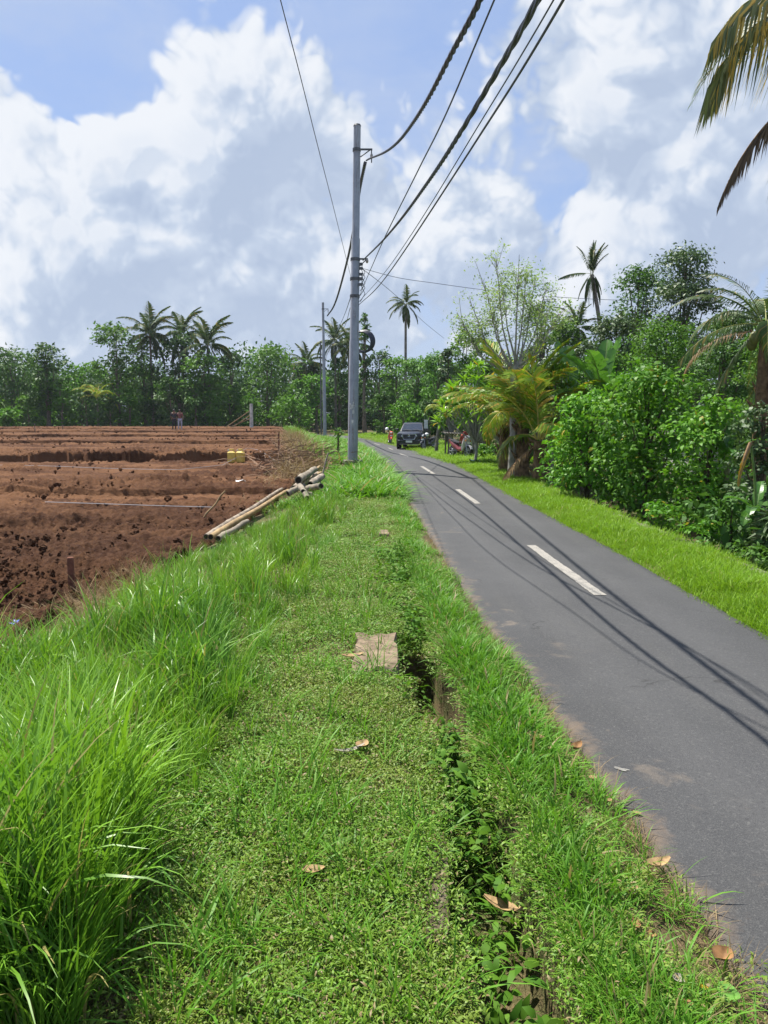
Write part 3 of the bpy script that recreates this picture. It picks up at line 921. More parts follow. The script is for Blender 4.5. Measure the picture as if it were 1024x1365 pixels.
# thin dry tufts on the dusty strip by the asphalt
y = 1.7 * (11 / 1.7) ** rng.uniform(0, 1, 260); x = xl(y) - np.abs(rng.normal(.06, .10, len(y)))
P = np.stack([x, y, zground(x, y)], 1); s_ = rng.uniform(.18, .42, len(x))
scatter('dry_edge_tufts', P, rots(len(x), .3), np.stack([s_] * 3, 1), c_straw, 4, 'thin dry grass tufts along the near road edge', 'grass')
vb = [mesh_np('tuft', *(lambda q: (q[0], [q[1]]))(blades(22, .03, .08, .22, .0062, .95, .7, 5, 270 + i)), M_MED) for i in range(4)]
c_star = variants('star_tuft', vb)
y = 1.75 * (9 / 1.75) ** rng.uniform(0, 1, 150); x = xl(y) - np.abs(rng.normal(.14, .12, len(y)))
P = np.stack([x, y, zground(x, y)], 1); s_ = rng.uniform(.5, 1.1, len(x))
scatter('spreading_grass', P, rots(len(x), .1), np.stack([s_] * 3, 1), c_star, 4, 'spreading grass tufts rooted in the dusty road edge', 'grass')

# soil clods
def clod(seed):
    r = random.Random(seed); m = MB(); m.ell((0, 0, 0), (1, .85, .62), 9, 6)
    V = np.concatenate(m.V)
    ph = [r.uniform(0, 6) for _ in range(6)]
    k = 1 + .28 * np.sin(V[:, 0] * 3.1 + ph[0]) * np.sin(V[:, 1] * 3.7 + ph[1]) + .22 * np.sin(V[:, 2] * 5 + ph[2]) * np.sin(V[:, 0] * 6 + ph[3]) + .12 * np.sin(V[:, 1] * 9 + ph[4])
    m.V = [V * k[:, None]]
    return m.mesh('clod', M_SOIL)
c_clod = variants('clod', [clod(i) for i in range(6)])
n = 10000
y = 5.0 * (86 / 5.0) ** (rng.uniform(0, 1, n) ** 1.1)
x = xfield(y) - .1 - rng.uniform(0, 1, n) * (.56 * y + 1)
cl = fbm(x * .35, y * .5, 3, 281)
near = np.min(np.abs(y[:, None] - np.array([s[0] for s in STEPS])[None] - .1), axis=1)
m_ = rng.uniform(0, 1, n) < np.clip(.10 + 1.5 * cl + .6 * np.exp(-(near / .35) ** 2) + .35 * (y < 14), .03, 1)
x, y = keep(m_, x, y)
z = zfield(x, y) + .03 + .06 * rng.uniform(0, 1, len(x))
s_ = np.minimum(.016 * np.exp(rng.normal(.1, .62, len(x))) * np.interp(y, [5, 20, 60], [1, 1.6, 2.2]), .10)
scatter('soil_clods', np.stack([x, y, z], 1), rng.uniform(0, 6.28, (len(x), 3)), np.stack([s_, s_, s_ * .9], 1), c_clod, 6, 'red-brown clods of turned soil over the field', 'soil')
# ------------------------------------------------------------------ vegetation
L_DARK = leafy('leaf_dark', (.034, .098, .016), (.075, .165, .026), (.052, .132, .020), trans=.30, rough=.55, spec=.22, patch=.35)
L_MID = leafy('leaf_mid', (.054, .150, .018), (.115, .24, .028), (.085, .20, .022), trans=.36, rough=.55, spec=.22, patch=.35)
L_BRIGHT = leafy('leaf_bright', (.060, .18, .014), (.115, .27, .024), (.085, .22, .018), trans=.36, rough=.55, spec=.22, patch=.4)
L_BUSH = leafy('leaf_bush', (.068, .21, .015), (.165, .345, .026), (.085, .24, .016), trans=.36, rough=.5, spec=.22, patch=1.3, dead=.012, deadc=(.36, .30, .04))
L_PALE = leafy('leaf_pale', (.19, .29, .10), (.30, .40, .17), (.20, .33, .09), trans=.45, rough=.5, spec=.3, patch=.6)
L_YELLOW = leafy('leaf_yellow_green', (.12, .29, .016), (.22, .39, .026), (.16, .34, .020), trans=.38, rough=.4, spec=.4, patch=.8, dead=.05, deadc=(.40, .28, .03))
L_OLIVE = leafy('leaf_olive', (.045, .090, .028), (.092, .150, .048), (.062, .12, .038), trans=.2, rough=.5, spec=.3, patch=.5)
L_BLUE = leafy('leaf_far', (.036, .092, .026), (.070, .145, .040), None, trans=.28, rough=.6, spec=.2)
F_COCO = leafy('palm_leaflet', (.040, .085, .020), (.085, .14, .032), None, trans=.25, rough=.48, spec=.3, dead=.04, deadc=(.25, .20, .06))
F_YEL = leafy('palm_leaflet_yellow', (.15, .29, .020), (.30, .38, .034), None, trans=.38, rough=.45, spec=.35, dead=.14, deadc=(.48, .34, .05))
F_DEAD = leafy('palm_leaflet_dead', (.20, .12, .055), (.34, .23, .11), None, trans=.18, rough=.6, spec=.2)
F_DROOP = leafy('palm_leaflet_backlit', (.09, .14, .045), (.17, .19, .06), None, trans=.42, rough=.4, spec=.45, dead=.22, deadc=(.50, .36, .06))  # leaflet colour lightened to carry the backlit look, some leaflets dried
F_DROOP2 = leafy('palm_leaflet_withered', (.075, .055, .04), (.14, .10, .06), None, trans=.15, rough=.6, spec=.2)
BANANA = leafy('banana_leaf', (.055, .16, .020), (.095, .23, .030), None, trans=.36, rough=.32, spec=.5)
BARK = plain('bark', (.16, .13, .10), .9, spec=.15, vary=.4, scale=6, bump=.8, bscale=14)
BARK_PALE = plain('bark_pale', (.30, .28, .25), .85, spec=.2, vary=.3, scale=5, bump=.5, bscale=12)
BARK_DARK = plain('bark_dark', (.085, .065, .045), .95, spec=.1, vary=.45, scale=7, bump=.9, bscale=14)
BARK_PALM = plain('palm_bark', (.17, .15, .125), .9, spec=.15, vary=.35, scale=4, bump=.6, bscale=9)
HUSK = plain('palm_husk', (.16, .10, .055), .9, spec=.15, vary=.5, scale=7, bump=.9, bscale=18)
RACHIS = plain('palm_rachis', (.22, .24, .06), .5, spec=.3, vary=.3)
RACHIS_Y = plain('palm_rachis_yellow', (.42, .34, .08), .5, spec=.3, vary=.3)
RACHIS_D = plain('palm_rachis_brown', (.24, .15, .08), .7, spec=.2, vary=.3)
STEMG = plain('green_stem', (.12, .20, .05), .5, spec=.3, vary=.3)

def grow_leaves(r, C, n_per, sig, L, ratio, droop, kind=4, upb=.55, centre=None):
    pos = np.repeat(C, n_per, 0)
    sg = sig if np.isscalar(sig) else np.repeat(sig, n_per)[:, None]
    pos = pos + r.normal(0, 1, pos.shape) * sg * np.array([1, 1, .75])
    n = len(pos)
    out = np.zeros_like(pos) if centre is None else pos - centre
    out = out / (np.linalg.norm(out, axis=1)[:, None] + 1e-6)
    nr = out * .55 + np.array([0, 0, upb]) + r.normal(0, .55, (n, 3))
    d = rand_unit(r, n) + out * .6 + np.array([0, 0, -.35])
    d = d - nr * (np.sum(d * nr, 1) / (np.sum(nr * nr, 1) + 1e-6))[:, None]
    ll = L * r.uniform(.65, 1.3, n); ww = ll * ratio * r.uniform(.8, 1.2, n)
    return (leaves6 if kind == 6 else leaves4)(pos, d, nr, ll, ww, droop)

def cat_leaves(parts):
    V, F, n = [], {}, 0
    for v, fl in parts:
        V.append(v)
        for f in fl: F.setdefault(f.shape[1], []).append(f + n)
        n += len(v)
    return np.concatenate(V), [np.concatenate(x) for x in F.values()]

_seed = [1000]
def broadleaf(name, label, cat, u, d, vtop, hw, vbot, lmat, bark=None, leaf=None, nl=None, kind=4, ratio=.5, lobes=None, fill=1.0, group=None, trunk_r=None, sparse=1.0, skew=0.0, base=None, droop=.2):
    """tree or shrub: crown between rows vtop and vbot at distance d, half width hw pixels"""
    _seed[0] += 1
    r = np.random.default_rng(_seed[0])
    X = at(u, (vtop + vbot) / 2, d).x
    zt, zb = at(u, vtop, d).z, at(u, vbot, d).z
    z0 = zany(X, d) - .05 if base is None else base
    zb = max(zb, z0 + .1)
    W, H = hw * d / 1000.0, max(zt - zb, .5)
    t = thing(name, label, cat, (X, d, z0), 0, group)
    zb -= z0; zt -= z0
    nlob = lobes or int(r.integers(10, 14))
    LB = []
    for i in range(nlob):
        h = (i + .5) / nlob + r.uniform(-.08, .08)
        h = min(max(h, .08), .93)
        env = W * math.sin(math.pi * min(.97, max(.04, h * .86 + .06))) ** .6
        rr = min(W * r.uniform(.46, .68), H * .36)
        off = max(0, env - rr * .9) * r.uniform(.75, 1.1)
        a = i * 2.4 + r.uniform(-.5, .5)
        LB.append((off * math.cos(a) + skew * h * W, off * math.sin(a), min(zb + h * H, zt - rr * .72), rr, rr * r.uniform(.62, .85)))
    LB.append((skew * .9 * W, 0, zt - W * .28, W * .34, W * .28))
    leafm = leaf or max(.05, 5.0 * d / 1000.0)
    apx = 2 * hw * (H * 1000 / d) * .8
    lpx = leafm * 1000 / d
    N = int(min(16000, fill * 3.3 * apx / (lpx * lpx * ratio * .62)))
    wts = np.array([l[3] ** 2 for l in LB]); wts = wts / wts.sum()
    parts = []
    for l, wt_ in zip(LB, wts):
        n_here = max(30, int(N * wt_))
        per = int(r.integers(14, 24))
        ncl = max(3, int(n_here / per * sparse))
        dirs = rand_unit(r, ncl); dirs[:, 2] = np.where(dirs[:, 2] < -.35, -dirs[:, 2] * .6, dirs[:, 2])
        rad = r.uniform(.55, 1.0, ncl) ** .6 * np.where(r.uniform(0, 1, ncl) < .14, r.uniform(1.12, 1.42, ncl), 1.0)
        C = np.array(l[:3]) + dirs * rad[:, None] * np.array([l[3], l[3], l[4]])
        parts.append(grow_leaves(r, C, per, l[3] * .22, leafm, ratio, droop, kind, centre=np.array(l[:3]) - np.array([0, 0, l[4] * .5])))
    V, F = cat_leaves(parts)
    V[:, 2] = np.maximum(V[:, 2], .06)
    prop(link('crown', mesh_np('crown', V, F, lmat), t), kind='stuff')
    tr = trunk_r or max(.035, min(.24, .028 * (zt)))
    m = MB(); hs = zb + H * .55
    px = np.linspace(0, 1, 7)
    wob = [r.normal(0, .03) * zt * .3 for _ in range(2)]
    path = [(skew * .5 * W * q * q + wob[0] * math.sin(q * 3.1), wob[1] * math.sin(q * 2.7), q * hs) for q in px]
    m.tube(path, [tr * (1.25 - .25 * min(1, q * 5)) * (1 - .6 * q) for q in px], 7)
    for l in LB:
        q = float(np.clip((l[2] - l[4] * .9) / hs * .62, .12, .95))
        i = q * 6; j = int(min(5, i)); f = i - j
        a = Vector(path[j]).lerp(Vector(path[j + 1]), f); e = Vector(l[:3])
        mid = a.lerp(e, .5) + Vector((r.normal(0, .05) * W, r.normal(0, .05) * W, -.06 * W))
        m.tube([a, mid, e], [tr * .38 * (1 - .4 * q), tr * .25, tr * .09], 5, caps=False)
    m.build('trunk', bark or BARK, t, smooth=True)
    return t

# ---- palm fronds, shared between palms
def frond(L, a0, droop, nleaf, leafL, leafW, hang, mats, seed, fork=1.0, ragged=0.0, ydrift=0.0, rr=.022, hang_pow=1.0):
    r = np.random.default_rng(seed)
    n = 14
    pts = [np.zeros(3)]; a = a0; yy = 0.0
    for i in range(n):
        t = (i + .5) / n
        a = a0 - droop * t ** 1.25
        yy += ydrift / n * t
        pts.append(pts[-1] + np.array([math.cos(a) * math.cos(yy), math.cos(a) * math.sin(yy), math.sin(a)]) * L / n)
    P = np.array(pts); T = np.gradient(P, axis=0); T /= np.linalg.norm(T, axis=1)[:, None]
    RV, RF = tube_np(P, np.linspace(1.25, .18, n + 1) * rr, 5)
    ts = np.linspace(.13, .995, nleaf); ts = np.repeat(ts, 2); sd = np.tile([1.0, -1.0], nleaf)
    ts = np.clip(ts + r.normal(0, .004, len(ts)), .1, 1)
    if ragged > 0:
        k = r.uniform(0, 1, len(ts)) > ragged; ts, sd = ts[k], sd[k]
    idx = ts * n; i0 = np.minimum(idx.astype(int), n - 1); f = (idx - i0)[:, None]
    B = P[i0] * (1 - f) + P[i0 + 1] * f; TT = T[i0] * (1 - f) + T[i0 + 1] * f
    S = np.cross(TT, np.array([0, 0, 1.0])); S /= np.linalg.norm(S, axis=1)[:, None] + 1e-6
    N_ = np.cross(S, TT)
    phi = (.55 + .55 * ts) * fork + r.normal(0, .06, len(ts))
    d = S * (sd * np.cos(phi))[:, None] + TT * np.sin(phi)[:, None] + N_ * .22
    ll = leafL * np.clip(np.sin(math.pi * np.clip(ts * .86 + .13, 0, 1)) ** .7, .25, 1) * r.uniform(.86, 1.1, len(ts))
    d1 = d + np.array([0, 0, -1.0]) * (hang * .35) * (1 + r.normal(0, .12, (len(ts), 1)))
    d1 /= np.linalg.norm(d1, axis=1)[:, None]
    d2 = d + np.array([0, 0, -1.0]) * hang * (1.35 + r.normal(0, .2, (len(ts), 1))); d2 /= np.linalg.norm(d2, axis=1)[:, None]
    wv = np.cross(d1, S * sd[:, None]); wv = wv / (np.linalg.norm(wv, axis=1)[:, None] + 1e-6)
    wv = TT * .75 + wv * .5; wv -= d1 * np.sum(wv * d1, 1)[:, None]; wv /= np.linalg.norm(wv, axis=1)[:, None] + 1e-6
    W_ = (leafW * r.uniform(.8, 1.15, len(ts)))[:, None]
    mid = B + d1 * ll[:, None] * .5; tip = mid + d2 * ll[:, None] * .5
    Q = np.stack([B - wv * W_ * .3, B + wv * W_ * .3, mid + wv * W_ * .5, mid - wv * W_ * .5, tip], 1)
    b = (np.arange(len(ts)) * 5)[:, None] + len(RV)
    quads = [np.array([f_ for f_ in RF if len(f_) == 4]), b + [0, 1, 2, 3]]
    tris = b + [3, 2, 4]
    V = np.concatenate([RV, Q.reshape(-1, 3)])
    mi = np.concatenate([np.zeros(len(quads[0])), np.ones(len(quads[1])), np.ones(len(tris))])
    return mesh_np('frond', V, [quads[0], quads[1], tris], mats, mi)
R_ = math.radians
FR = {
    'far': [frond(4, R_(a), R_(dr), 40, 1.0, .135, hg, [RACHIS, F_COCO], 310 + i) for i, (a, dr, hg) in enumerate(((80, 55, .6), (64, 80, .8), (48, 88, 1.1), (32, 85, 1.3), (15, 78, 1.6), (-2, 66, 1.7), (-26, 52, 1.7), (-50, 34, 1.5)))],
    'coco': [frond(4, R_(a), R_(dr), 44, .85, .060, hg, [RACHIS, F_COCO], 300 + i) for i, (a, dr, hg) in enumerate(((80, 50, .5), (66, 75, .7), (50, 85, .9), (34, 85, 1.1), (18, 80, 1.3), (0, 70, 1.5), (-24, 55, 1.6), (-48, 36, 1.5)))],
    'wind': [frond(4, R_(a), R_(dr), 44, 1.0, .12, hg, [RACHIS, F_COCO], 330 + i, fork=1.35) for i, (a, dr, hg) in enumerate(((87, 12, .5), (80, 40, .9), (12, 40, 1.6), (-50, 30, 1.6), (-66, 20, 1.2), (-74, 12, 1.0)))],
    'yellow': [frond(4, R_(a), R_(dr), 42, 1.05, .105, hg, [RACHIS_Y, F_YEL], 350 + i, rr=.034) for i, (a, dr, hg) in enumerate(((82, 45, .35), (70, 75, .5), (58, 95, .7), (42, 105, .9), (24, 100, 1.1), (8, 90, 1.2)))],
    'dead': [frond(4, R_(a), R_(dr), 34, .80, .055, hg, [RACHIS_D, F_DEAD], 370 + i, ragged=.15) for i, (a, dr, hg) in enumerate(((-30, 55, 1.6), (-60, 28, 1.4), (10, 95, 1.6)))],
}
def place_frond(t, style, k, yaw, s, z, name='frond', pitch=0.0, off=.08):
    o = link(name, FR[style][k], t, (math.cos(yaw) * off, math.sin(yaw) * off, z), (0, pitch, yaw), (s, s, s))
    return o

def palm(name, label, u, d, vc, L, n, style='coco', lean=(0, 0), r0=.16, r1=.11, group=None, deadn=0, ks=None, yaw0=None, base=None, husk=False, bark=None, coconuts=0):
    _seed[0] += 1
    r = np.random.default_rng(_seed[0])
    C = at(u, vc, d)
    bx, by = C.x - lean[0], C.y - lean[1]
    z0 = (zany(bx, by) - .05) if base is None else base
    if style == 'coco' and d > 40: style = 'far'
    if d > 40 and style == 'far': n += 5
    t = thing(name, label, 'palm', (bx, by, z0), 0, group)
    H = C.z - z0
    q = np.linspace(0, 1, 14)
    path = [(lean[0] * s ** 1.6, lean[1] * s ** 1.6, H * s) for s in q]
    m = MB()
    rad = [(r0 * (1 + .35 * math.exp(-s * 9)) * (1 - s) + r1 * s) * (1 + .03 * (i % 2)) for i, s in enumerate(q)]
    m.tube(path, rad, 9)
    if husk:
        for k in range(22):
            a = r.uniform(0, 6.28); h = r.uniform(.25, 1.0) * H
            p = Vector((math.cos(a) * r0 * .9, math.sin(a) * r0 * .9, h)); e = p + Vector((math.cos(a) * .16, math.sin(a) * .16, r.uniform(.12, .35)))
            m.tube([p, e], [.05, .015], 4)
    m.build('trunk', bark or (HUSK if husk else BARK_PALM), t, smooth=not husk)
    FRs = FR[style]
    for i in range(n):
        k = ks[i % len(ks)] if ks else int(i * len(FRs) / n)
        yaw = (yaw0[i % len(yaw0)] if yaw0 else i * 2.399 + r.uniform(-.3, .3))
        o = place_frond(t, style, k, yaw, L / 4 * r.uniform(.75, 1.12), H + .05, pitch=r.normal(0, .09))
        o.location.x += lean[0]; o.location.y += lean[1]
    for i in range(deadn):
        o = place_frond(t, 'dead', i % 3, i * 2.1 + r.uniform(0, 6), L / 4 * .9, H - .1, 'dead_frond')
        o['label'] = 'brown dried frond hanging under the crown'
        o.location.x += lean[0]; o.location.y += lean[1]
    if coconuts:
        m = MB()
        for i in range(coconuts):
            a = i * 2.4; m.ell((lean[0] + math.cos(a) * .26, lean[1] + math.sin(a) * .26, H - .22 - .1 * (i % 2)), (.11, .11, .14), 8, 6)
        m.build('coconut_bunch', plain('coconut', (.16, .17, .05), .5), t, smooth=True)
    return t

def banana_leaf_mesh(L, W, a0, droop, seed, tear=.5):
    r = np.random.default_rng(seed); n = 16
    P = [np.zeros(3)]
    for i in range(n):
        t = (i + .5) / n; a = a0 - droop * t ** 1.4
        P.append(P[-1] + np.array([math.cos(a), 0, math.sin(a)]) * L / n)
    P = np.array(P); T = np.gradient(P, axis=0); T /= np.linalg.norm(T, axis=1)[:, None]
    m = MB(); m.tube(P, np.linspace(.030, .006, n + 1), 5, 0)
    for sd in (1, -1):
        grp_ = 0
        dz = 0
        for i in range(2, n):
            if r.uniform() < tear: dz = r.uniform(-.35, .25)
            w0 = W * .5 * math.sin(math.pi * min(1, (i - 1.6) / (n - 1.2))) ** .55; w1 = W * .5 * math.sin(math.pi * min(1, (i - .6) / (n - 1.2))) ** .55 if i < n - 1 else .01
            def pt(k, w, f):
                N_ = np.cross(T[k], [0, 1, 0]) * -1
                ang = .30 - dz * f
                return P[k] + np.array([0, sd, 0]) * w * f * math.cos(ang) + (-T[k][[2, 1, 0]] * [1, 0, -1]) * w * f * math.sin(ang) + T[k] * w * f * .25
            gap = .93 if r.uniform() < tear else 1.0
            k2 = i + 1
            a, b = pt(i, w0, .0), pt(k2, w1, .0)
            c, d_ = pt(i, w0, .55), pt(k2, w1, .55); e, f_ = pt(i, w0, 1.0), pt(k2, w1, 1.0)
            d_ = c + (d_ - c) * gap; f_ = e + (f_ - e) * gap
            m.add([a, b, d_, c, f_, e], [(0, 1, 2, 3), (3, 2, 4, 5)], 1)
    return m.mesh('leaf', [STEMG, BANANA])
BAN = [banana_leaf_mesh(2.1, .56, R_(a), R_(dr), 400 + i) for i, (a, dr) in enumerate(((84, 25), (74, 55), (62, 80), (48, 95), (80, 8), (35, 110)))]
def banana(label, u, d, v0, hgt, leaves, s=1.0):
    C = at(u, v0, d); z0 = zany(C.x, d) - .05
    t = thing('banana_plant', label, 'banana plant', (C.x, d, z0), 0, None)
    m = MB(); m.tube([(0, 0, 0), (.02, 0, hgt * .5), (0, .02, hgt)], [.11 * s, .09 * s, .05 * s], 9)
    m.build('stem', plain('banana_stem', (.16, .17, .06), .5, vary=.45, scale=5), t, smooth=True)
    for (k, yaw, sc) in leaves:
        link('leaf', BAN[k], t, (0, 0, hgt - .06), (0, 0, yaw), (s * sc,) * 3)
    return t

# -------- far left: trees beyond the ploughed field
T = broadleaf
G1 = 'trees beyond the ploughed field'
T('broadleaf_tree', 'dark round-topped tree at the far left end of the treeline', 'tree', 18, 93, 462, 40, 556, L_DARK, group=G1)
T('broadleaf_tree', 'dark tree with bare twiggy lower trunk, second from the left in the treeline', 'tree', 62, 90, 459, 30, 545, L_DARK, BARK, group=G1)
T('broadleaf_tree', 'low light green bush-like tree left of the tall feathery tree', 'tree', 108, 92, 484, 34, 566, L_BRIGHT, group=G1)
T('broadleaf_tree', 'tall feathery tree with a pointed top left of the far coconut palms', 'tree', 157, 91, 430, 30, 566, L_MID, group=G1, skew=-.1)
T('broadleaf_tree', 'slim mid green tree below the leftmost far coconut crown', 'tree', 192, 94, 448, 32, 566, L_MID, group=G1)
T('broadleaf_tree', 'dark glossy tree under the middle far coconut crown', 'tree', 238, 92, 446, 36, 566, L_DARK, group=G1)
T('broadleaf_tree', 'green bushy tree under the rightmost far coconut crown', 'tree', 274, 89, 470, 34, 570, L_MID, group=G1)
T('broadleaf_tree', 'narrow dark tree right of the three far coconut palms', 'tree', 308, 95, 470, 24, 566, L_BLUE, group=G1)
T('broadleaf_tree', 'broad rounded dark tree above the white post', 'tree', 357, 94, 460, 40, 566, L_MID, group=G1)
T('broadleaf_tree', 'bright green spreading bush at the field corner left of the far pole', 'bush', 388, 84, 526, 34, 574, L_BRIGHT, group=G1)
T('broadleaf_tree', 'dark tree just left of the far pole', 'tree', 414, 99, 486, 22, 565, L_BLUE, group=G1)
T('broadleaf_tree', 'small light green bush by a gap at the very left edge of the field', 'bush', 12, 86, 545, 18, 570, L_BRIGHT, group=G1)
T('broadleaf_tree', 'dark tree standing between the two poles', 'tree', 452, 96, 478, 22, 580, L_DARK, group=G1)
T('slender_tree', 'thin tall tree with few leaves rising just right of the near pole', 'tree', 486, 88, 418, 9, 520, L_DARK, group=G1, fill=.5)
T('broadleaf_tree', 'grey-green tree right of the near pole', 'tree', 505, 90, 466, 26, 580, L_BLUE, group=G1)
T('broadleaf_tree', 'mid green tree below the lone tall coconut', 'tree', 528, 84, 476, 24, 585, L_MID, group=G1)
G2 = 'shrubs under the far treeline'
SHL = ['shrub cut off by the left border at the far end of the field', 'shrub behind the small light bush at the left edge of the field', 'shrub below the rounded tree at the left end of the treeline',
       'shrub at the foot of the tree with the bare twiggy trunk', 'shrub left of the foot of the low light green tree', 'shrub just left of the low young palm with yellowish fronds', 'shrub just right of the low young palm with yellowish fronds',
       'shrub at the foot of the tall feathery pointed tree', 'shrub below the leftmost far coconut palm', 'shrub directly behind the two people at the field end', 'shrub right of the two people at the field end',
       'shrub below the rightmost of the three far coconut palms', 'shrub left of the thin poles propping the white post', 'shrub directly behind the white post', '', 'shrub behind the bright spreading bush at the field corner', 'shrub at the foot of the far pole']
for i in range(17):
    u = -24 + i * 28 + random.uniform(-7, 7)
    if i in (14,): continue
    T('shrub', SHL[i], 'shrub', u, 87.5 + random.uniform(-.8, 4), random.choice((506, 516, 528, 498, 536)), 22, 574, random.choice((L_DARK, L_MID, L_BLUE, L_MID, L_BRIGHT)), group=G2, lobes=5, fill=.85)
# -------- middle: green mass along the bend
T('bamboo_clump', 'feathery light green bamboo mass behind the parked pickup', 'bamboo', 556, 76, 478, 30, 588, L_BRIGHT, fill=1.2, ratio=.35, droop=.4)
T('bamboo_clump', 'taller light green bamboo mass to the right above the pickup roof', 'bamboo', 584, 70, 470, 27, 590, L_BRIGHT, fill=1.2, ratio=.35, droop=.4)
T('broadleaf_tree', 'dark bushy tree by the far roadside left of the pickup', 'tree', 512, 79, 520, 22, 592, L_DARK)
T('broadleaf_tree', 'low bright green tree left of the pickup where the road disappears', 'tree', 538, 71, 535, 22, 592, L_BRIGHT)
T('ivy_clad_tree', 'slim dark tree wrapped in creeper above the right side of the pickup', 'tree', 597, 57, 466, 17, 588, L_OLIVE, fill=1.2)
T('broadleaf_tree', 'tall mid green tree behind the creeper-clad tree', 'tree', 618, 66, 446, 30, 585, L_MID)
T('broadleaf_tree', 'low dark tree hanging over the parked dark motorcycle', 'tree', 574, 56, 530, 18, 585, L_DARK)
T('broadleaf_tree', 'green tree in the gap left of the pale feathery tree', 'tree', 648, 60, 452, 28, 585, L_MID)
T('broadleaf_tree', 'dark dense tree behind the low roadside roof', 'tree', 640, 44, 505, 30, 590, L_DARK)
T('broadleaf_tree', 'dark leaning tree behind the right side of the pale feathery tree', 'tree', 722, 44, 404, 25, 500, L_OLIVE, fill=.6, sparse=.8)
T('broadleaf_tree', 'dull green tree mass behind the frangipani', 'tree', 690, 42, 480, 38, 590, L_DARK)
T('broadleaf_tree', 'dull tree behind the banana plant', 'tree', 745, 40, 470, 34, 590, L_OLIVE)
T('broadleaf_tree', 'dark tree with open branches left of the tallest right-hand tree', 'tree', 850, 41, 354, 44, 490, L_DARK, fill=1.2, sparse=.85)
T('broadleaf_tree', 'tallest dark glossy tree on the right with a pointed top', 'tree', 912, 35, 330, 48, 540, L_OLIVE, fill=1.25, ratio=.42)
T('broadleaf_tree', 'low round dark tree below the open-branched tree', 'tree', 846, 37, 455, 42, 560, L_DARK)
T('broadleaf_tree', 'light green tree between the yellow-green palms and the big bush', 'tree', 764, 28, 482, 34, 590, L_BRIGHT)
T('broadleaf_tree', 'mid green tree crown over the left shoulder of the big bush', 'tree', 815, 31, 470, 40, 590, L_MID)
T('broadleaf_tree', 'big leafy tree filling the space under the tallest right-hand tree', 'tree', 885, 27, 430, 52, 590, L_MID, fill=1.2)
T('broadleaf_tree', 'dense tree just left of the right-edge coconut palm', 'tree', 968, 24, 418, 46, 600, L_DARK, fill=1.2)
T('broadleaf_tree', 'dense green tree under the open-branched tree, left of the tallest one', 'tree', 820, 35, 424, 44, 580, L_OLIVE, fill=1.2)
T('broadleaf_tree', 'green tree filling the gap under the leaning coconut palm', 'tree', 752, 45, 428, 34, 580, L_MID, fill=1.2)
T('broadleaf_tree', 'green tree at the right border behind the right-edge coconut trunk', 'tree', 1030, 21, 430, 50, 620, L_MID, fill=1.2)
T('broadleaf_tree', 'dark dense tree behind the top of the big bright bush', 'tree', 925, 30, 478, 46, 590, L_DARK)
T('broadleaf_tree', 'pale dusty tree seen between the tallest tree and the right palm', 'tree', 965, 46, 425, 38, 545, L_BLUE, fill=.8)
T('broadleaf_tree', 'dark tree behind the drooping palm at the right edge', 'tree', 1024, 32, 400, 40, 560, L_DARK)
T('broadleaf_tree', 'dull green bush between the banana leaves and the tilted coconut', 'tree', 785, 38, 455, 26, 580, L_OLIVE)

# -------- pale feathery tree with rising branches
def feathery():
    r = np.random.default_rng(77)
    d = 22.5; X = at(684, 600, d).x; z0 = zany(X, d) - .05
    t = thing('feathery_tree', 'tall slender pale tree with fine feathery leaves and upswept grey branches', 'tree', (X, d, z0))
    fork = at(684, 486, d).z - z0
    m = MB()
    m.tube([(0, 0, 0), (.03, 0, fork * .4), (-.02, .02, fork * .75), (0, 0, fork)], [.17, .145, .13, .11], 9)
    tips = [(612, 412), (628, 398), (645, 372), (655, 350), (672, 356), (686, 347), (700, 362), (715, 368), (728, 378), (742, 402), (735, 425), (622, 432), (660, 415), (705, 410), (722, 445)]
    parts = []
    for i, (u, v) in enumerate(tips):
        e = at(u, v, d); e = Vector((e.x - X, r.uniform(-1.1, 1.1), e.z - z0))
        s = Vector((r.normal(0, .05), r.normal(0, .05), fork * (.86 + .13 * r.uniform())))
        mid = s.lerp(e, .5) + Vector((e.x * .10, 0, -.18 - abs(e.x) * .10))
        q = [s, s.lerp(mid, .5) + Vector((0, 0, -.03)), mid, mid.lerp(e, .5) + Vector((0, 0, .06)), e]
        m.tube(q, [.042, .030, .021, .013, .006], 5, caps=False)
        cs = []
        for k in range(20):
            f = r.uniform(.60, 1.0); b = mid.lerp(e, (f - .42) / .58) + Vector((r.normal(0, .20), r.normal(0, .22), r.normal(0, .15)))
            m.tube([mid.lerp(e, max(0, (f - .5) / .58)), b], [.011, .005], 3, caps=False)
            cs.append(tuple(b))
        parts.append(grow_leaves(r, np.array(cs), 24, .14, .078, .5, .2, 4, upb=.8))
    V, F = cat_leaves(parts)
    m.build('trunk', BARK_PALE, t, smooth=True)
    prop(link('crown', mesh_np('crown', V, F, L_PALE), t), kind='stuff')
feathery()

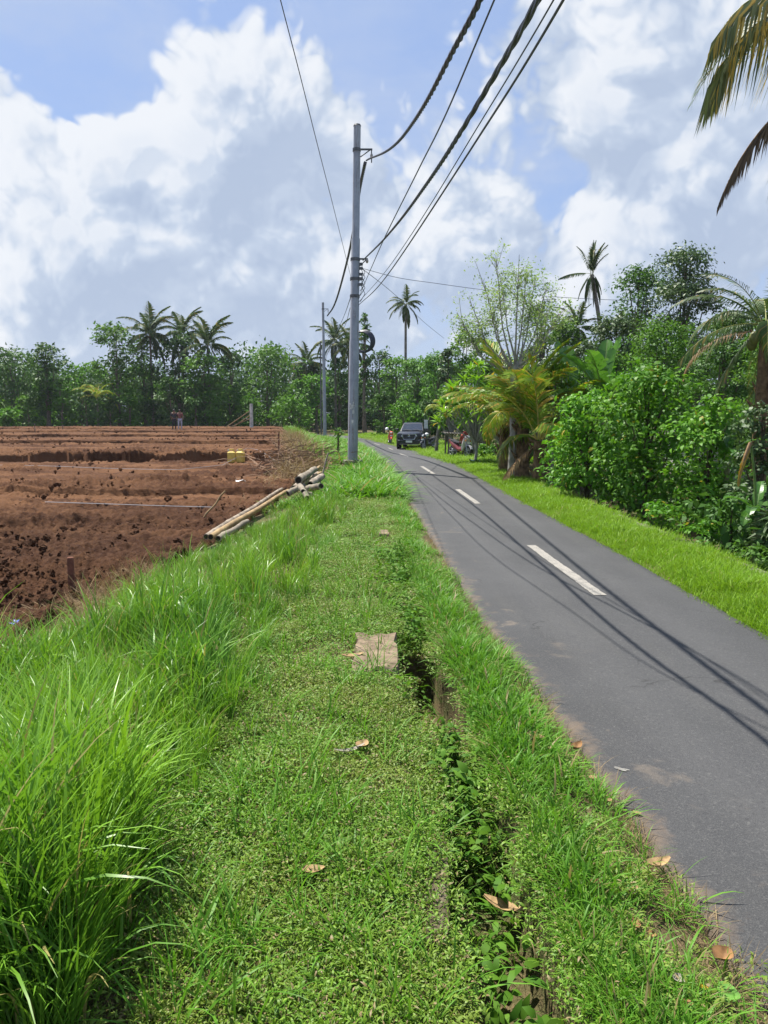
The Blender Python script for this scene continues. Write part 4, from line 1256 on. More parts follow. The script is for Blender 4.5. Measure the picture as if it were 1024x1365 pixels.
# -------- frangipani: forked stems, each tip a rosette of long leaves
def frangipani(label, u, d, vtop, hw, vbot, n, leaf=.30):
    _seed[0] += 1
    r = np.random.default_rng(_seed[0])
    X = at(u, vbot, d).x; z0 = zany(X, d) - .05; zt = at(u, vtop, d).z - z0; zb = max(.4, at(u, vbot, d).z - z0); W = hw * d / 1000
    t = thing('frangipani_tree', label, 'tree', (X, d, z0))
    m = MB(); fork = zb * .6
    m.tube([(0, 0, 0), (.05, .03, fork * .5), (.03, .02, fork)], [.07, .06, .055], 7)
    parts = []
    for i in range(n):
        a = i * 2.4; q = math.sqrt((i + .5) / n); h = zt - (zt - zb) * (q ** 1.6 * r.uniform(.35, 1.05) + .18 * r.uniform()) - .1
        e = Vector((math.cos(a) * W * q * r.uniform(.8, 1.15), math.sin(a) * W * q * .8, h))
        m.tube([(.03, .02, fork), Vector((e.x * .5, e.y * .5, fork + (h - fork) * .4)), e], [.032, .026, .018], 5, caps=False)
        k = 22
        az = np.arange(k) * 2.4 + r.uniform(0, 6); el = np.linspace(1.1, -.35, k) + r.normal(0, .12, k)
        dd = np.stack([np.cos(az) * np.cos(el), np.sin(az) * np.cos(el), np.sin(el)], 1)
        parts.append(leaves6(np.repeat(np.array([tuple(e)]), k, 0) + dd * .03, dd, np.array([0, 0, 1.0]) + r.normal(0, .15, (k, 3)) - dd * .3, leaf * r.uniform(.75, 1.15, k), leaf * .24 * r.uniform(.8, 1.2, k), .22, .08))
    V, F = cat_leaves(parts)
    m.build('trunk', BARK_PALE, t, smooth=True)
    prop(link('crown', mesh_np('crown', V, F, L_YELLOW), t), kind='stuff')
frangipani('bright frangipani with leaf rosettes left of the yellow-green palms', 634, 30, 478, 44, 572, 34, .46)
frangipani('small frangipani on a thin trunk beside the low roadside roof', 602, 39, 526, 16, 564, 10, .62)
frangipani('frangipani with leaf rosettes behind the yellow-green palms on the right', 735, 22.0, 478, 36, 570, 26, .40)
frangipani('frangipani hidden low behind the leftmost yellow-green palm', 668, 27.5, 492, 32, 575, 26, .42)

# -------- young yellow-green coconut palms by the road
palm('young_coconut_palm', 'leftmost young yellow-green coconut palm on a brown stub of trunk', 672, 25.0, 570, 2.7, 13, 'yellow', r0=.16, r1=.15, husk=True, ks=[0, 1, 1, 2, 2, 3, 3, 4, 1, 2])
palm('young_coconut_palm', 'middle young coconut palm with tall yellow-green fronds', 697, 22, 570, 3.05, 17, 'yellow', r0=.20, r1=.17, husk=True, ks=[0, 0, 1, 1, 2, 2, 3, 3, 4, 2, 1, 3])
palm('young_coconut_palm', 'nearest young coconut palm with one long yellowing frond arching to the right', 719, 20.6, 588, 2.3, 11, 'yellow', r0=.17, r1=.15, husk=True, ks=[1, 2, 3, 2, 1, 3, 0, 2, 4], deadn=2, yaw0=[.1, 1.2, -.6, 2.4, 3.3, -1.5, 4.2, .6, 2.0])
palm('small_palm', 'small palm with an orange-yellow drooping crown beside the low roof', 632, 35, 550, 1.3, 9, 'yellow', r0=.08, r1=.06, ks=[1, 3, 4, 5, 4, 5, 2, 3, 5])
palm('small_palm', 'small ragged palm with hanging leaves right of the dark motorcycle', 589, 44, 545, 1.4, 9, 'yellow', r0=.10, r1=.08, ks=[1, 3, 4, 5, 4, 5, 2, 3, 5], lean=(.3, 0))

# -------- coconut palms
GP = 'three far coconut palms above the treeline'
palm('coconut_palm', 'leftmost of the three far coconut palms above the treeline', 200, 93, 446, 4.1, 17, group=GP, coconuts=6)
palm('coconut_palm', 'middle one of the three far coconut palms, darker with a narrow crown', 243, 95, 447, 3.9, 16, group=GP, coconuts=6)
palm('coconut_palm', 'rightmost of the three far coconut palms, with the palest fronds', 277, 91, 460, 4.0, 17, group=GP)
palm('coconut_palm', 'small far palm crown just left of the far pole', 408, 99, 485, 3.6, 13)
palm('coconut_palm', 'dark palm between the two poles, nearer the far pole', 447, 95, 456, 3.6, 15, deadn=1)
palm('coconut_palm', 'dark palm right behind the left edge of the near pole', 465, 92, 462, 3.4, 14)
palm('coconut_palm', 'lone tall coconut palm standing high above the bend of the road', 541, 82, 406, 2.35, 14, r0=.17, r1=.12, ks=[0, 1, 2, 3, 4, 5, 6, 7, 2, 5, 6, 7, 4, 6, 3])
palm('coconut_palm', 'tall leaning coconut palm with a narrow wind-swept crown', 789, 52, 366, 2.0, 18, 'wind', lean=(-1.6, 0), r0=.17, r1=.12, ks=[0, 1, 0, 1, 0, 2, 3, 4, 5, 1, 4, 5, 1, 4, 1, 5, 3, 0, 1, 4], yaw0=[0.2, 1.0, 2.4, 3.4, 4.6, 3.1, 2.6, .4, 1.6, 5.4, 3.8, 5.0, .1, 2.2, 6.0, .9, 5.6, 1.3, 2.0, 4.4])
place = None
palm('coconut_palm', 'low dark palm crown under the leaning coconut', 770, 46, 438, 1.9, 15)
palm('young_coconut_palm', 'low young palm with yellowish fronds at the far left of the field', 130, 87, 530, 3.2, 10, 'yellow', ks=[1, 2, 3, 4, 2, 3, 1, 2, 3, 4])
palm('coconut_palm', 'coconut palm with big drooping fronds at the right edge of the road', 1022, 15.5, 436, 2.2, 20, ks=[0, 1, 0, 2, 1, 3, 4, 5, 6, 7, 5, 6, 3, 4, 2, 7, 6, 5, 4, 3], deadn=3, coconuts=5, husk=True, r0=.17)

# overhead palm: its trunk stands outside the picture, two fronds reach in
def overhead_palm():
    d = 13.0
    C = at(1128, 8, d)
    bx, by = C.x + .4, C.y
    z0 = zg(bx, by) - .05
    t = thing('coconut_palm', 'tall coconut palm whose frond hangs into the top right corner', 'palm', (bx, by, z0))
    H = C.z - z0
    m = MB(); q = np.linspace(0, 1, 24)
    m.tube([(-.4 * s ** 2, 0, H * s) for s in q], [(.2 * (1 - s) + .13 * s) * (1 + .04 * (i % 2)) for i, s in enumerate(q)], 10)
    m.build('trunk', BARK_PALM, t, smooth=True)
    near = frond(3.5, R_(38), R_(128), 86, 1.9, .048, 2.4, [RACHIS, F_DROOP], 501, rr=.024)
    browned = frond(2.9, R_(-30), R_(44), 60, .75, .034, 3.2, [RACHIS_D, F_DROOP2], 502, fork=1.5, ragged=.2, rr=.02)
    link('frond', near, t, (.22, 0, H - .50), (0, 0, R_(181)))
    near2 = frond(3.3, R_(44), R_(112), 80, 1.8, .046, 2.4, [RACHIS, F_DROOP], 503, rr=.024)
    link('frond', near2, t, (.16, -.12, H - .42), (0, 0, R_(184)))
    o = link('dead_frond', browned, t, (-.55, -.1, H - 1.0), (0, 0, R_(184))); o['label'] = 'brown withered frond hanging straight down'
    rest = [(1, 20), (2, 75), (2, -60), (3, 110), (4, -20), (3, -95), (5, 45), (6, 85), (6, -70)]
    for k, yaw in rest:
        o = place_frond(t, 'coco', k, R_(yaw), .92, H); o.location.x -= .4
overhead_palm()

# -------- banana plants
banana('tall banana plant with upright torn leaves left of the big bush', 802, 21, 600, 2.3, [(0, 1.2, 1), (4, .3, 1.0), (1, 2.9, 1.0), (2, .1, 1.0), (3, 3.4, .9), (2, -1.2, .9), (1, -2.2, 1.0)], 1.0)
banana('banana plant with a single tall leaf behind the yellow-green palms', 757, 23, 600, 2.2, [(4, 2.4, 1.05), (0, 1.5, 1.0), (2, 3.3, .8), (3, -.6, .8)], 1.0)
banana('banana plant with broad light leaves between the big bush and the right palm', 968, 13.5, 640, 1.5, [(1, 2.7, .5), (2, 3.6, .5), (3, -1.8, .45), (0, .8, .42), (2, -.4, .45)], .85)
banana('small banana plant with a hanging dark leaf at the right edge', 1008, 9.6, 700, .95, [(2, 3.0, .36), (3, -2.2, .38), (5, 3.9, .35), (1, 1.0, .4)], .7)
_b = [o for o in bpy.data.objects if o.name.startswith('banana_plant')][-1]
_o = link('withered_leaf', frond(.55, R_(-62), R_(25), 26, .13, .04, 3.5, [RACHIS_D, leafy('leaf_withered_yellow', (.34, .20, .03), (.48, .33, .05), None, trans=.3)], 520, fork=1.5, rr=.02), _b, (-.18, -.1, 1.85), (0, 0, R_(200))); _o['label'] = 'yellow withered leaf hanging straight down'
_m = MB(); _m.tube([(0, 0, .9), (-.08, -.05, 1.4), (-.18, -.1, 1.86)], [.02, .016, .012], 6); _m.build('dry_stalk', STEMG, _b)

# -------- big bright bush and the shrubs under it
T('big_bush', 'big bright glossy bush by the road, its left stem group next to the palms', 'bush', 785, 16.5, 520, 56, 668, L_BUSH, BARK_DARK, leaf=.135, kind=6, ratio=.46, lobes=11, fill=1.35, droop=.3)
T('big_bush', 'big bright glossy bush by the road, its highest middle part', 'bush', 862, 15, 488, 74, 672, L_BUSH, BARK_DARK, leaf=.13, kind=6, ratio=.46, lobes=13, fill=1.35, droop=.3)
T('big_bush', 'big bright glossy bush by the road, its right end near the banana plant', 'bush', 944, 13.6, 528, 56, 704, L_BUSH, BARK_DARK, leaf=.12, kind=6, ratio=.46, lobes=11, fill=1.25, droop=.3)
T('shrub', 'olive shrub with small leaves at the right edge under the palm', 'shrub', 1012, 11, 540, 42, 720, L_OLIVE, BARK_DARK, leaf=.085, kind=6, lobes=11, fill=1.0)
T('shrub', 'dark shrub at the foot of the right edge behind the verge', 'shrub', 975, 9.9, 660, 40, 758, L_DARK, BARK_DARK, leaf=.085, kind=6, lobes=8, fill=.8)
T('shrub', 'low bright weed bush on the verge edge below the big bush', 'shrub', 884, 11.9, 668, 34, 712, L_BUSH, STEMG, leaf=.075, kind=6, lobes=7, fill=1.1)
T('shrub', 'low leafy weed bush right of the one below the big bush', 'shrub', 938, 10.2, 694, 40, 742, L_BUSH, STEMG, leaf=.07, kind=6, lobes=7, fill=.9)
T('shrub', 'low weed bush at the verge edge near the right border', 'shrub', 1006, 8.9, 728, 34, 790, L_MID, STEMG, leaf=.065, kind=6, lobes=7, fill=.8)
T('shrub', 'dark green shrub at the foot of the nearest young palm', 'shrub', 750, 18.5, 610, 30, 662, L_BUSH, STEMG, leaf=.12, kind=6, lobes=7, fill=1.0)
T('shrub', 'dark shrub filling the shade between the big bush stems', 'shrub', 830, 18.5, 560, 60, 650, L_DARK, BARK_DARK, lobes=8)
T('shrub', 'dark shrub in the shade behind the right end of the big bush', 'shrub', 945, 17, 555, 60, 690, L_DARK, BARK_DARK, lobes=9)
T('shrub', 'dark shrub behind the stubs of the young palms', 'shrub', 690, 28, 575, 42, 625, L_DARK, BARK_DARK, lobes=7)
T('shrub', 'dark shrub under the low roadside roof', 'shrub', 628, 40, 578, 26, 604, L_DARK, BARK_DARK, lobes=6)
T('shrub', 'light green weeds beside the parked motorcycle in front of the low roof', 'shrub', 646, 33, 592, 17, 614, L_BRIGHT, STEMG, lobes=6)
T('palm_seedling', 'spiky palm seedling at the right edge in front of the shrubs', 'plant', 1030, 9.2, 690, 10, 760, L_OLIVE, STEMG, leaf=.3, ratio=.12, lobes=3, fill=.5)

# -------- wood beyond everything: one far mass of leaves
def far_wood():
    r = np.random.default_rng(909)
    parts = []
    xs = np.concatenate([r.uniform(-75, 14, 440), r.uniform(10, 90, 230)])
    ys = np.where(xs < 12, r.uniform(104, 122, len(xs)), r.uniform(58, 100, len(xs)))
    k0 = vnoise(xs * .11, ys * .0, 66)
    top = np.where(xs < 12, 8.2 + 4.5 * k0, 7.0 + 3 * k0)
    C = np.stack([np.repeat(xs, 9), np.repeat(ys, 9), np.repeat(.8 + 0 * xs, 9) + np.tile(np.linspace(.05, 1, 9), len(xs)) * np.repeat(top, 9) * r.uniform(.8, 1.05, 9 * len(xs))], 1)
    V, F = grow_leaves(r, C, 22, .85, .6, .5, .2, 4)
    prop(link('far_woodland', mesh_np('far_woodland', V, F, L_BLUE)), 'dark woodland closing the view behind the field and the road', 'woodland', None, 'stuff')
far_wood()
def undergrowth():
    r = np.random.default_rng(910)
    xs = r.uniform(4.3, 15, 620); ys = r.uniform(2.5, 36, 620)
    k_ = xs > np.array([float(xkerb(y)) for y in ys]) + .25 + .03 * ys
    xs, ys = xs[k_], ys[k_]
    zs = np.array([zany(a, b) for a, b in zip(xs, ys)])
    C = np.stack([np.repeat(xs, 3), np.repeat(ys, 3), np.repeat(zs, 3) + r.uniform(.05, .75, 3 * len(xs))], 1)
    V, F = grow_leaves(r, C, 14, .26, .16, .5, .2, 4)
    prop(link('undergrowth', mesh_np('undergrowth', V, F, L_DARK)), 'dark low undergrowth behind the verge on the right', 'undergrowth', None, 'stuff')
undergrowth()
# ------------------------------------------------------------------ poles
def steel_mat():
    m_, k = new_mat('galvanised_steel')
    out = k.n('ShaderNodeOutputMaterial'); b = k.n('ShaderNodeBsdfPrincipled'); t_ = k.n('ShaderNodeTexCoord'); O = t_.outputs['Object']
    n1 = k.noise(O, 2.2, 5.0, .65); n2 = k.noise(k.vm('MULTIPLY', O, (9, 9, .5)), 1.6, 5.0, .65); n3 = k.noise(O, 26.0, 3.0, .6)
    base = k.mix(k.mr(n1, .3, .7), c4((.25, .275, .31)), c4((.36, .385, .42)))
    base = k.mix(k.mr(n2, .54, .70, 0, .55), base, c4((.15, .145, .14)))
    base = k.mix(k.mr(k.m('ADD', n2, k.m('MULTIPLY', n3, .35)), .74, .86, 0, .7), base, c4((.17, .095, .055)))
    k.put(b.inputs['Base Color'], base); b.inputs['Roughness'].default_value = .55; b.inputs['Metallic'].default_value = .2
    k.put(out.inputs[0], b.outputs[0])
    return m_
STEEL = steel_mat()
STEEL_D = plain('dark_steel', (.10, .105, .11), .5, metal=.4, vary=.2)
CONC = plain('concrete', (.30, .28, .25), .9, spec=.15, vary=.35, scale=5, bump=.7, bscale=30)
CONC_MOSS = plain('mossy_concrete', (.16, .15, .115), .95, spec=.1, vary=.5, scale=7, bump=.8, bscale=25, col2=(.05, .07, .025))
CABLE = plain('cable_black_glare', (.060, .066, .090), .5, spec=.4, vary=.2, scale=20)  # black cable lightened to blue-grey, sky glare mixed into its colour
WIRE = plain('thin_cable', (.09, .10, .125), .5, spec=.4, vary=.2, scale=20)
CERAM = plain('insulator', (.30, .27, .24), .35, spec=.5)

def pole(label, u, vb, vt, d, r0, r1, zb=None, marks=True):
    A = at(u[0], vb, d); B = at(u[1], vt, d)
    z0 = zg(A.x, d) if zb is None else zb
    t = thing('utility_pole', label, 'utility pole', (A.x, d, z0), 0, 'steel utility poles along the road')
    H = B.z - z0; L = B.x - A.x
    m = MB(); segs = [(0, r0), (.38, r0 * .97), (.385, r0 * .88), (.68, r0 * .84), (.685, r1 * 1.08), (1, r1)]
    m.tube([(L * s, 0, H * s) for s, _ in segs], [r for _, r in segs], 16)
    m.build('shaft', STEEL, t, smooth=True)
    m = MB(); m.tube([(L, 0, H - .002), (L, 0, H + .05)], [r1 * 1.12, r1 * .9], 16); m.build('cap', STEEL_D, t, smooth=True)
    return t, H, L
P1, H1, L1 = pole('near tall grey steel utility pole with a square concrete footing', (470, 476.3), 611, 168, 26.3, .175, .118)
m = MB(); m.box((0, 0, .08), (.62, .62, .36), bev=.03, rz=.2); m.build('footing', CONC_MOSS, P1)
def clampband(t, x, z, r):
    m = MB(); m.tube([(x, 0, z - .05), (x, 0, z + .05)], [r * 1.10, r * 1.10], 16)
    m.build('clamp', STEEL_D, t, smooth=True)
def wz(v): return at(480, v, 26.3).z - P1.location.z
def bracket(t, x, z, r, l=.42, drop=.45, name='bracket'):
    clampband(t, x, z, r)
    m = MB(); m.box((x + r + l / 2, 0, z + .02), (l, .05, .05)); m.tube([(x + r, 0, z - .22), (x + r + l * .8, 0, z)], [.018, .018], 6)
    m.tube([(x + r + l - .03, 0, z), (x + r + l - .03, 0, z - drop)], [.022, .022], 6)
    o = m.build(name, STEEL_D, t)
    m = MB(); m.ell((x + r + l - .03, 0, z - drop * .45), (.05, .05, .08), 8, 6); m.build('insulator', CERAM, o, smooth=True)
bracket(P1, L1 * .9, wz(200), .125, .40, .40)
bracket(P1, L1 * .6, wz(346), .150, .28, .10)
m = MB()
for k, v in enumerate((352, 358, 366, 372, 380)):
    z = wz(v); m.box((L1 * .55 + .20, -.03 * k, z), (.14, .05, .09)); m.tube([(L1 * .55 + .2, 0, z), (L1 * .55 + .34, -.05, z - .3), (L1 * .55 + .17, 0, z - .55)], [.012, .012, .012], 5)
m.build('cable_fittings', STEEL_D, P1)
clampband(P1, L1 * .5, wz(395), .155); clampband(P1, L1 * .52, wz(372), .152)
m = MB()
zs_ = wz(556)
for k in range(7):
    z = zs_ + random.uniform(-.42, .42); a = -1.57 + random.uniform(-.6, .6); rr_ = .1765
    m.add([(L1 * .1 + math.cos(a + da) * rr_, math.sin(a + da) * rr_, z + dz) for da, dz in ((-.18, 0), (.2, .03), (.26, .13), (-.12, .16))], [(0, 1, 2, 3)])
m.build('worn_paint_mark', plain('pale_mark', (.55, .55, .53), .8), P1)
P2, H2, L2 = pole('far grey steel utility pole standing where the field meets the road bend', (433.3, 430.6), 580, 404, 74, .17, .115, zb=zg(at(433, 580, 74).x, 74))
bracket(P2, L2, at(437, 412, 74).z - P2.location.z, .12, .40, .35)
m = MB(); m.tube([(-.36, 0, .05), (-.36, 0, at(430, 455, 74).z - P2.location.z)], [.07, .06], 8); m.tube([(-.36, 0, at(430, 470, 74).z - P2.location.z), (0, 0, at(430, 472, 74).z - P2.location.z)], [.03, .03], 5)
m.build('side_pipe', STEEL_D, P2, smooth=True)

# ------------------------------------------------------------------ cables
def smooth_path(pts, n=40):
    P = [Vector(p) for p in pts]; out = []
    h = [max(1e-4, (b - a).length) for a, b in zip(P, P[1:])]
    sl = [(b - a) / q for a, b, q in zip(P, P[1:], h)]
    T_ = [sl[0]] + [(sl[i] * h[i - 1] + sl[i - 1] * h[i]) / (h[i] + h[i - 1]) for i in range(1, len(P) - 1)] + [sl[-1]]
    per = max(2, n // max(1, len(P) - 1))
    for k in range(len(P) - 1):
        for i in range(per):
            f = i / per
            out.append(P[k] * (2 * f ** 3 - 3 * f * f + 1) + T_[k] * (h[k] * (f ** 3 - 2 * f * f + f)) + P[k + 1] * (-2 * f ** 3 + 3 * f * f) + T_[k + 1] * (h[k] * (f ** 3 - f * f)))
    return out + [P[-1]]
def cable(name, label, pts, r, mat_=CABLE, twist=0, group=None, cat='cable', sub=None):
    P = smooth_path(pts, sub or 12 * len(pts))
    m = MB()
    if twist:
        # resample to even steps, then wind the strands round each other
        Q = [P[0]]; step = .05
        for a, b in zip(P, P[1:]):
            n = max(1, int((b - a).length / step))
            Q += [a.lerp(b, (i + 1) / n) for i in range(n)]
        ang = 0.0
        S = [[] for _ in range(twist)]
        for i, q in enumerate(Q):
            T_ = (Q[min(i + 1, len(Q) - 1)] - Q[max(0, i - 1)]).normalized()
            e1 = T_.cross(Vector((0, 0, 1))).normalized(); e2 = e1.cross(T_)
            for k in range(twist):
                a = ang + k * 2 * math.pi / twist
                S[k].append(q + (e1 * math.cos(a) + e2 * math.sin(a)) * r * .52)
            ang += step * 2 * math.pi / .55
        for s_ in S: m.tube(s_, r * .62, 6)
    else:
        m.tube(P, r * .8, 6)
    o = m.build(name, mat_, None, smooth=True)
    return prop(o, label, cat, group or 'cables on the utility poles')

def over_road(pix, line, Y0=26.3):
    """cable over the road: each sighted point lies where its shadow falls on the line the photo shows"""
    out = []
    for u, v in pix:
        d = ray(u, v); best = None
        for Y in np.linspace(2.5, 26, 500):
            t = Y / d.y; x, z = d.x * t, EYE + d.z * t
            e = abs((x + KX * z) - np.interp(Y + KY * z, line[0], line[1]))
            if best is None or e < best[0]: best = (e, Vector((x, Y, z)))
        out.append(best[1])
    return out
LA = ([0, 4.5, 6.8, 12.7, 18.4, 22], [2.27, 2.27, 2.25, 2.38, 2.55, 2.69])
LBq = ([0, 4.0, 5.2, 6.8, 9.8, 12.5, 23.4], [2.0, 2.04, 1.94, 1.94, 1.86, 1.88, 1.56])
a0 = at(488.5, 214, 26.3)
w1 = [a0] + over_road([(545, 172), (573, 128), (602, 72), (640, 0)], LA)
e = w1[-1] - w1[-2]
w1 += [Vector((.95, 1.5, 4.75)), Vector((1.6, -6, 5.3)), Vector((2.2, -14, 6.6))]
cable('twisted_cable', 'thick twisted power cable sweeping from the top of the near pole over the road', w1, .0245, twist=3)
b0 = at(484, 347, 26.3)
w2 = [b0] + over_road([(520, 310), (560, 258), (615, 175), (660, 100), (717, 0)], LBq)
w2 += [Vector((.95, 0.5, 3.9)), Vector((1.4, -6, 4.6)), Vector((2.0, -14, 6.0))]
cable('twisted_cable', 'second twisted cable reaching over the road from the middle of the near pole', w2, .0195, twist=3)
def thin(label, pix, Y1, r=.009, start=26.3, name='thin_cable', tail=True):
    n = len(pix); pts = []
    for i, (u, v) in enumerate(pix):
        f = i / (n - 1); pts.append(at(u, v, start * (1 - f) + Y1 * f if False else 1 / ((1 - f) / start + f / Y1)))
    if tail:
        d_ = pts[-1] - pts[-2]; pts.append(pts[-1] + Vector((d_.x, d_.y, .15)).normalized() * 14)
    return cable(name, label, pts, r, WIRE)
thin('thin telephone wire crossing between the two twisted cables', [(478, 398), (496, 355), (520, 302), (560, 222), (600, 140), (659, 0)], 5.5)
thin('thin wire right of the lower twisted cable, the upper of a close pair', [(479, 402), (530, 340), (580, 263), (640, 164), (690, 82), (738, 0)], 5.0, .008)
thin('thicker thin wire right of the lower twisted cable, the lower of a close pair', [(479, 406), (520, 362), (570, 288), (640, 180), (700, 86), (751, 0)], 5.0, .013)
thin('lone thin wire passing left of the near pole high over the field bank', [(469, 374), (459, 334), (440, 258), (420, 180), (398, 92), (374, 0)], 7.5, .0065)
c0, c1 = at(487, 217, 26.3), at(436.5, 421, 74)
pts = [c0]
for u, v, f in ((481, 245, .14), (474, 290, .34), (467, 330, .52), (455, 378, .70), (446, 406, .86)):
    pts.append(at(u, v, 1 / ((1 - f) / 26.3 + f / 74)))
cable('twisted_cable', 'sagging black power cable running from the near pole to the far pole', pts + [c1], .055, twist=3)
cable('thin_cable', 'thin wire from the near pole down to the far pole', [at(467, 398, 26.5), at(460, 418, 40), at(452, 436, 56), at(435, 470, 74)], .018, WIRE)
cable('thin_cable', 'second thin wire below the first between the two poles', [at(467, 410, 26.5), at(460, 434, 42), at(450, 450, 58), at(435, 474, 74)], .014, WIRE)
cable('service_wire', 'long thin service wire running right from the near pole across the trees', [at(484, 358, 26.3), at(530, 370, 26.6), at(580, 377.5, 27), at(650, 387, 27.5), at(760, 397, 28), at(900, 402, 28), at(1024, 403, 28), at(1150, 401, 28)], .011, WIRE)
cable('service_wire', 'short thin wire running from the near pole past the lone coconut to the trees', [at(484, 359, 26.3), at(515, 383, 34), at(540, 405, 42), at(566, 430, 50), at(592, 451, 58)], .014, WIRE)
# coil of spare cable
m = MB()
for k in range(5):
    m.ring((.03 * k, .02 * k, .01 * k), (.35, 1, .1), .35 + .012 * (k % 3), .024, 28, 5)
co = m.build('cable_coil', CABLE, None, smooth=True); co.location = at(482, 456, 26.55)
prop(co, 'coil of spare black cable tied behind the near pole', 'cable coil')
cable('thin_cable', 'wire holding the cable coil beside the near pole', [at(466, 446, 26.5), at(474, 444, 26.55), at(484, 443, 26.55)], .02, CABLE)

# ------------------------------------------------------------------ pickup
CARB = plain('car_paint_black', (.008, .009, .011), .3, spec=.4, vary=.1, coat=.4)
GLASS = plain('car_glass', (.025, .035, .055), .06, spec=.7, vary=.1)
CHROME = plain('chrome', (.55, .56, .58), .2, metal=.9, vary=.05)
BLACK = plain('black_plastic', (.018, .018, .019), .55, vary=.2)
RUB = plain('rubber', (.020, .020, .020), .85, vary=.25, bump=.3)
ALLOY = plain('alloy', (.32, .32, .33), .35, metal=.7, vary=.1)
LENS = plain('lamp_lens', (.62, .66, .70), .12, spec=.7, vary=.1)
AMBER = plain('amber_lens', (.60, .20, .02), .2, spec=.6)
PLATE = plain('plate_white', (.68, .68, .66), .5, vary=.08)

def wheel(t, c, R, wdt, name='wheel', spokes=6):
    o = link(name, MB().tube([(-wdt * .32, 0, 0), (wdt * .32, 0, 0)], [R * .16, R * .16], 10).mesh(name, BLACK), t, c)
    m = MB(); V = []
    prof = [(-.5, .66), (-.5, .90), (-.38, .985), (0, 1.0), (.38, .985), (.5, .90), (.5, .66)]
    n = 26
    rings = [[(p[0] * wdt, R * p[1] * math.cos(2 * math.pi * i / n), R * p[1] * math.sin(2 * math.pi * i / n)) for p in prof] for i in range(n)]
    rings.append(rings[0]); m.loft(rings, caps=False)
    m.build('tyre', RUB, o, smooth=True)
    m = MB()
    for s in (-1, 1):
        m.ring((s * wdt * .40, 0, 0), (1, 0, 0), R * .64, R * .045, 22, 6)
    for i in range(spokes):
        a = 2 * math.pi * i / spokes
        for s in (-1, 1):
            m.tube([(s * wdt * .34, 0, 0), (s * wdt * .40, math.cos(a) * R * .62, math.sin(a) * R * .62)], [R * .09, R * .07], 5)
    m.build('rim', ALLOY, o)
    return o

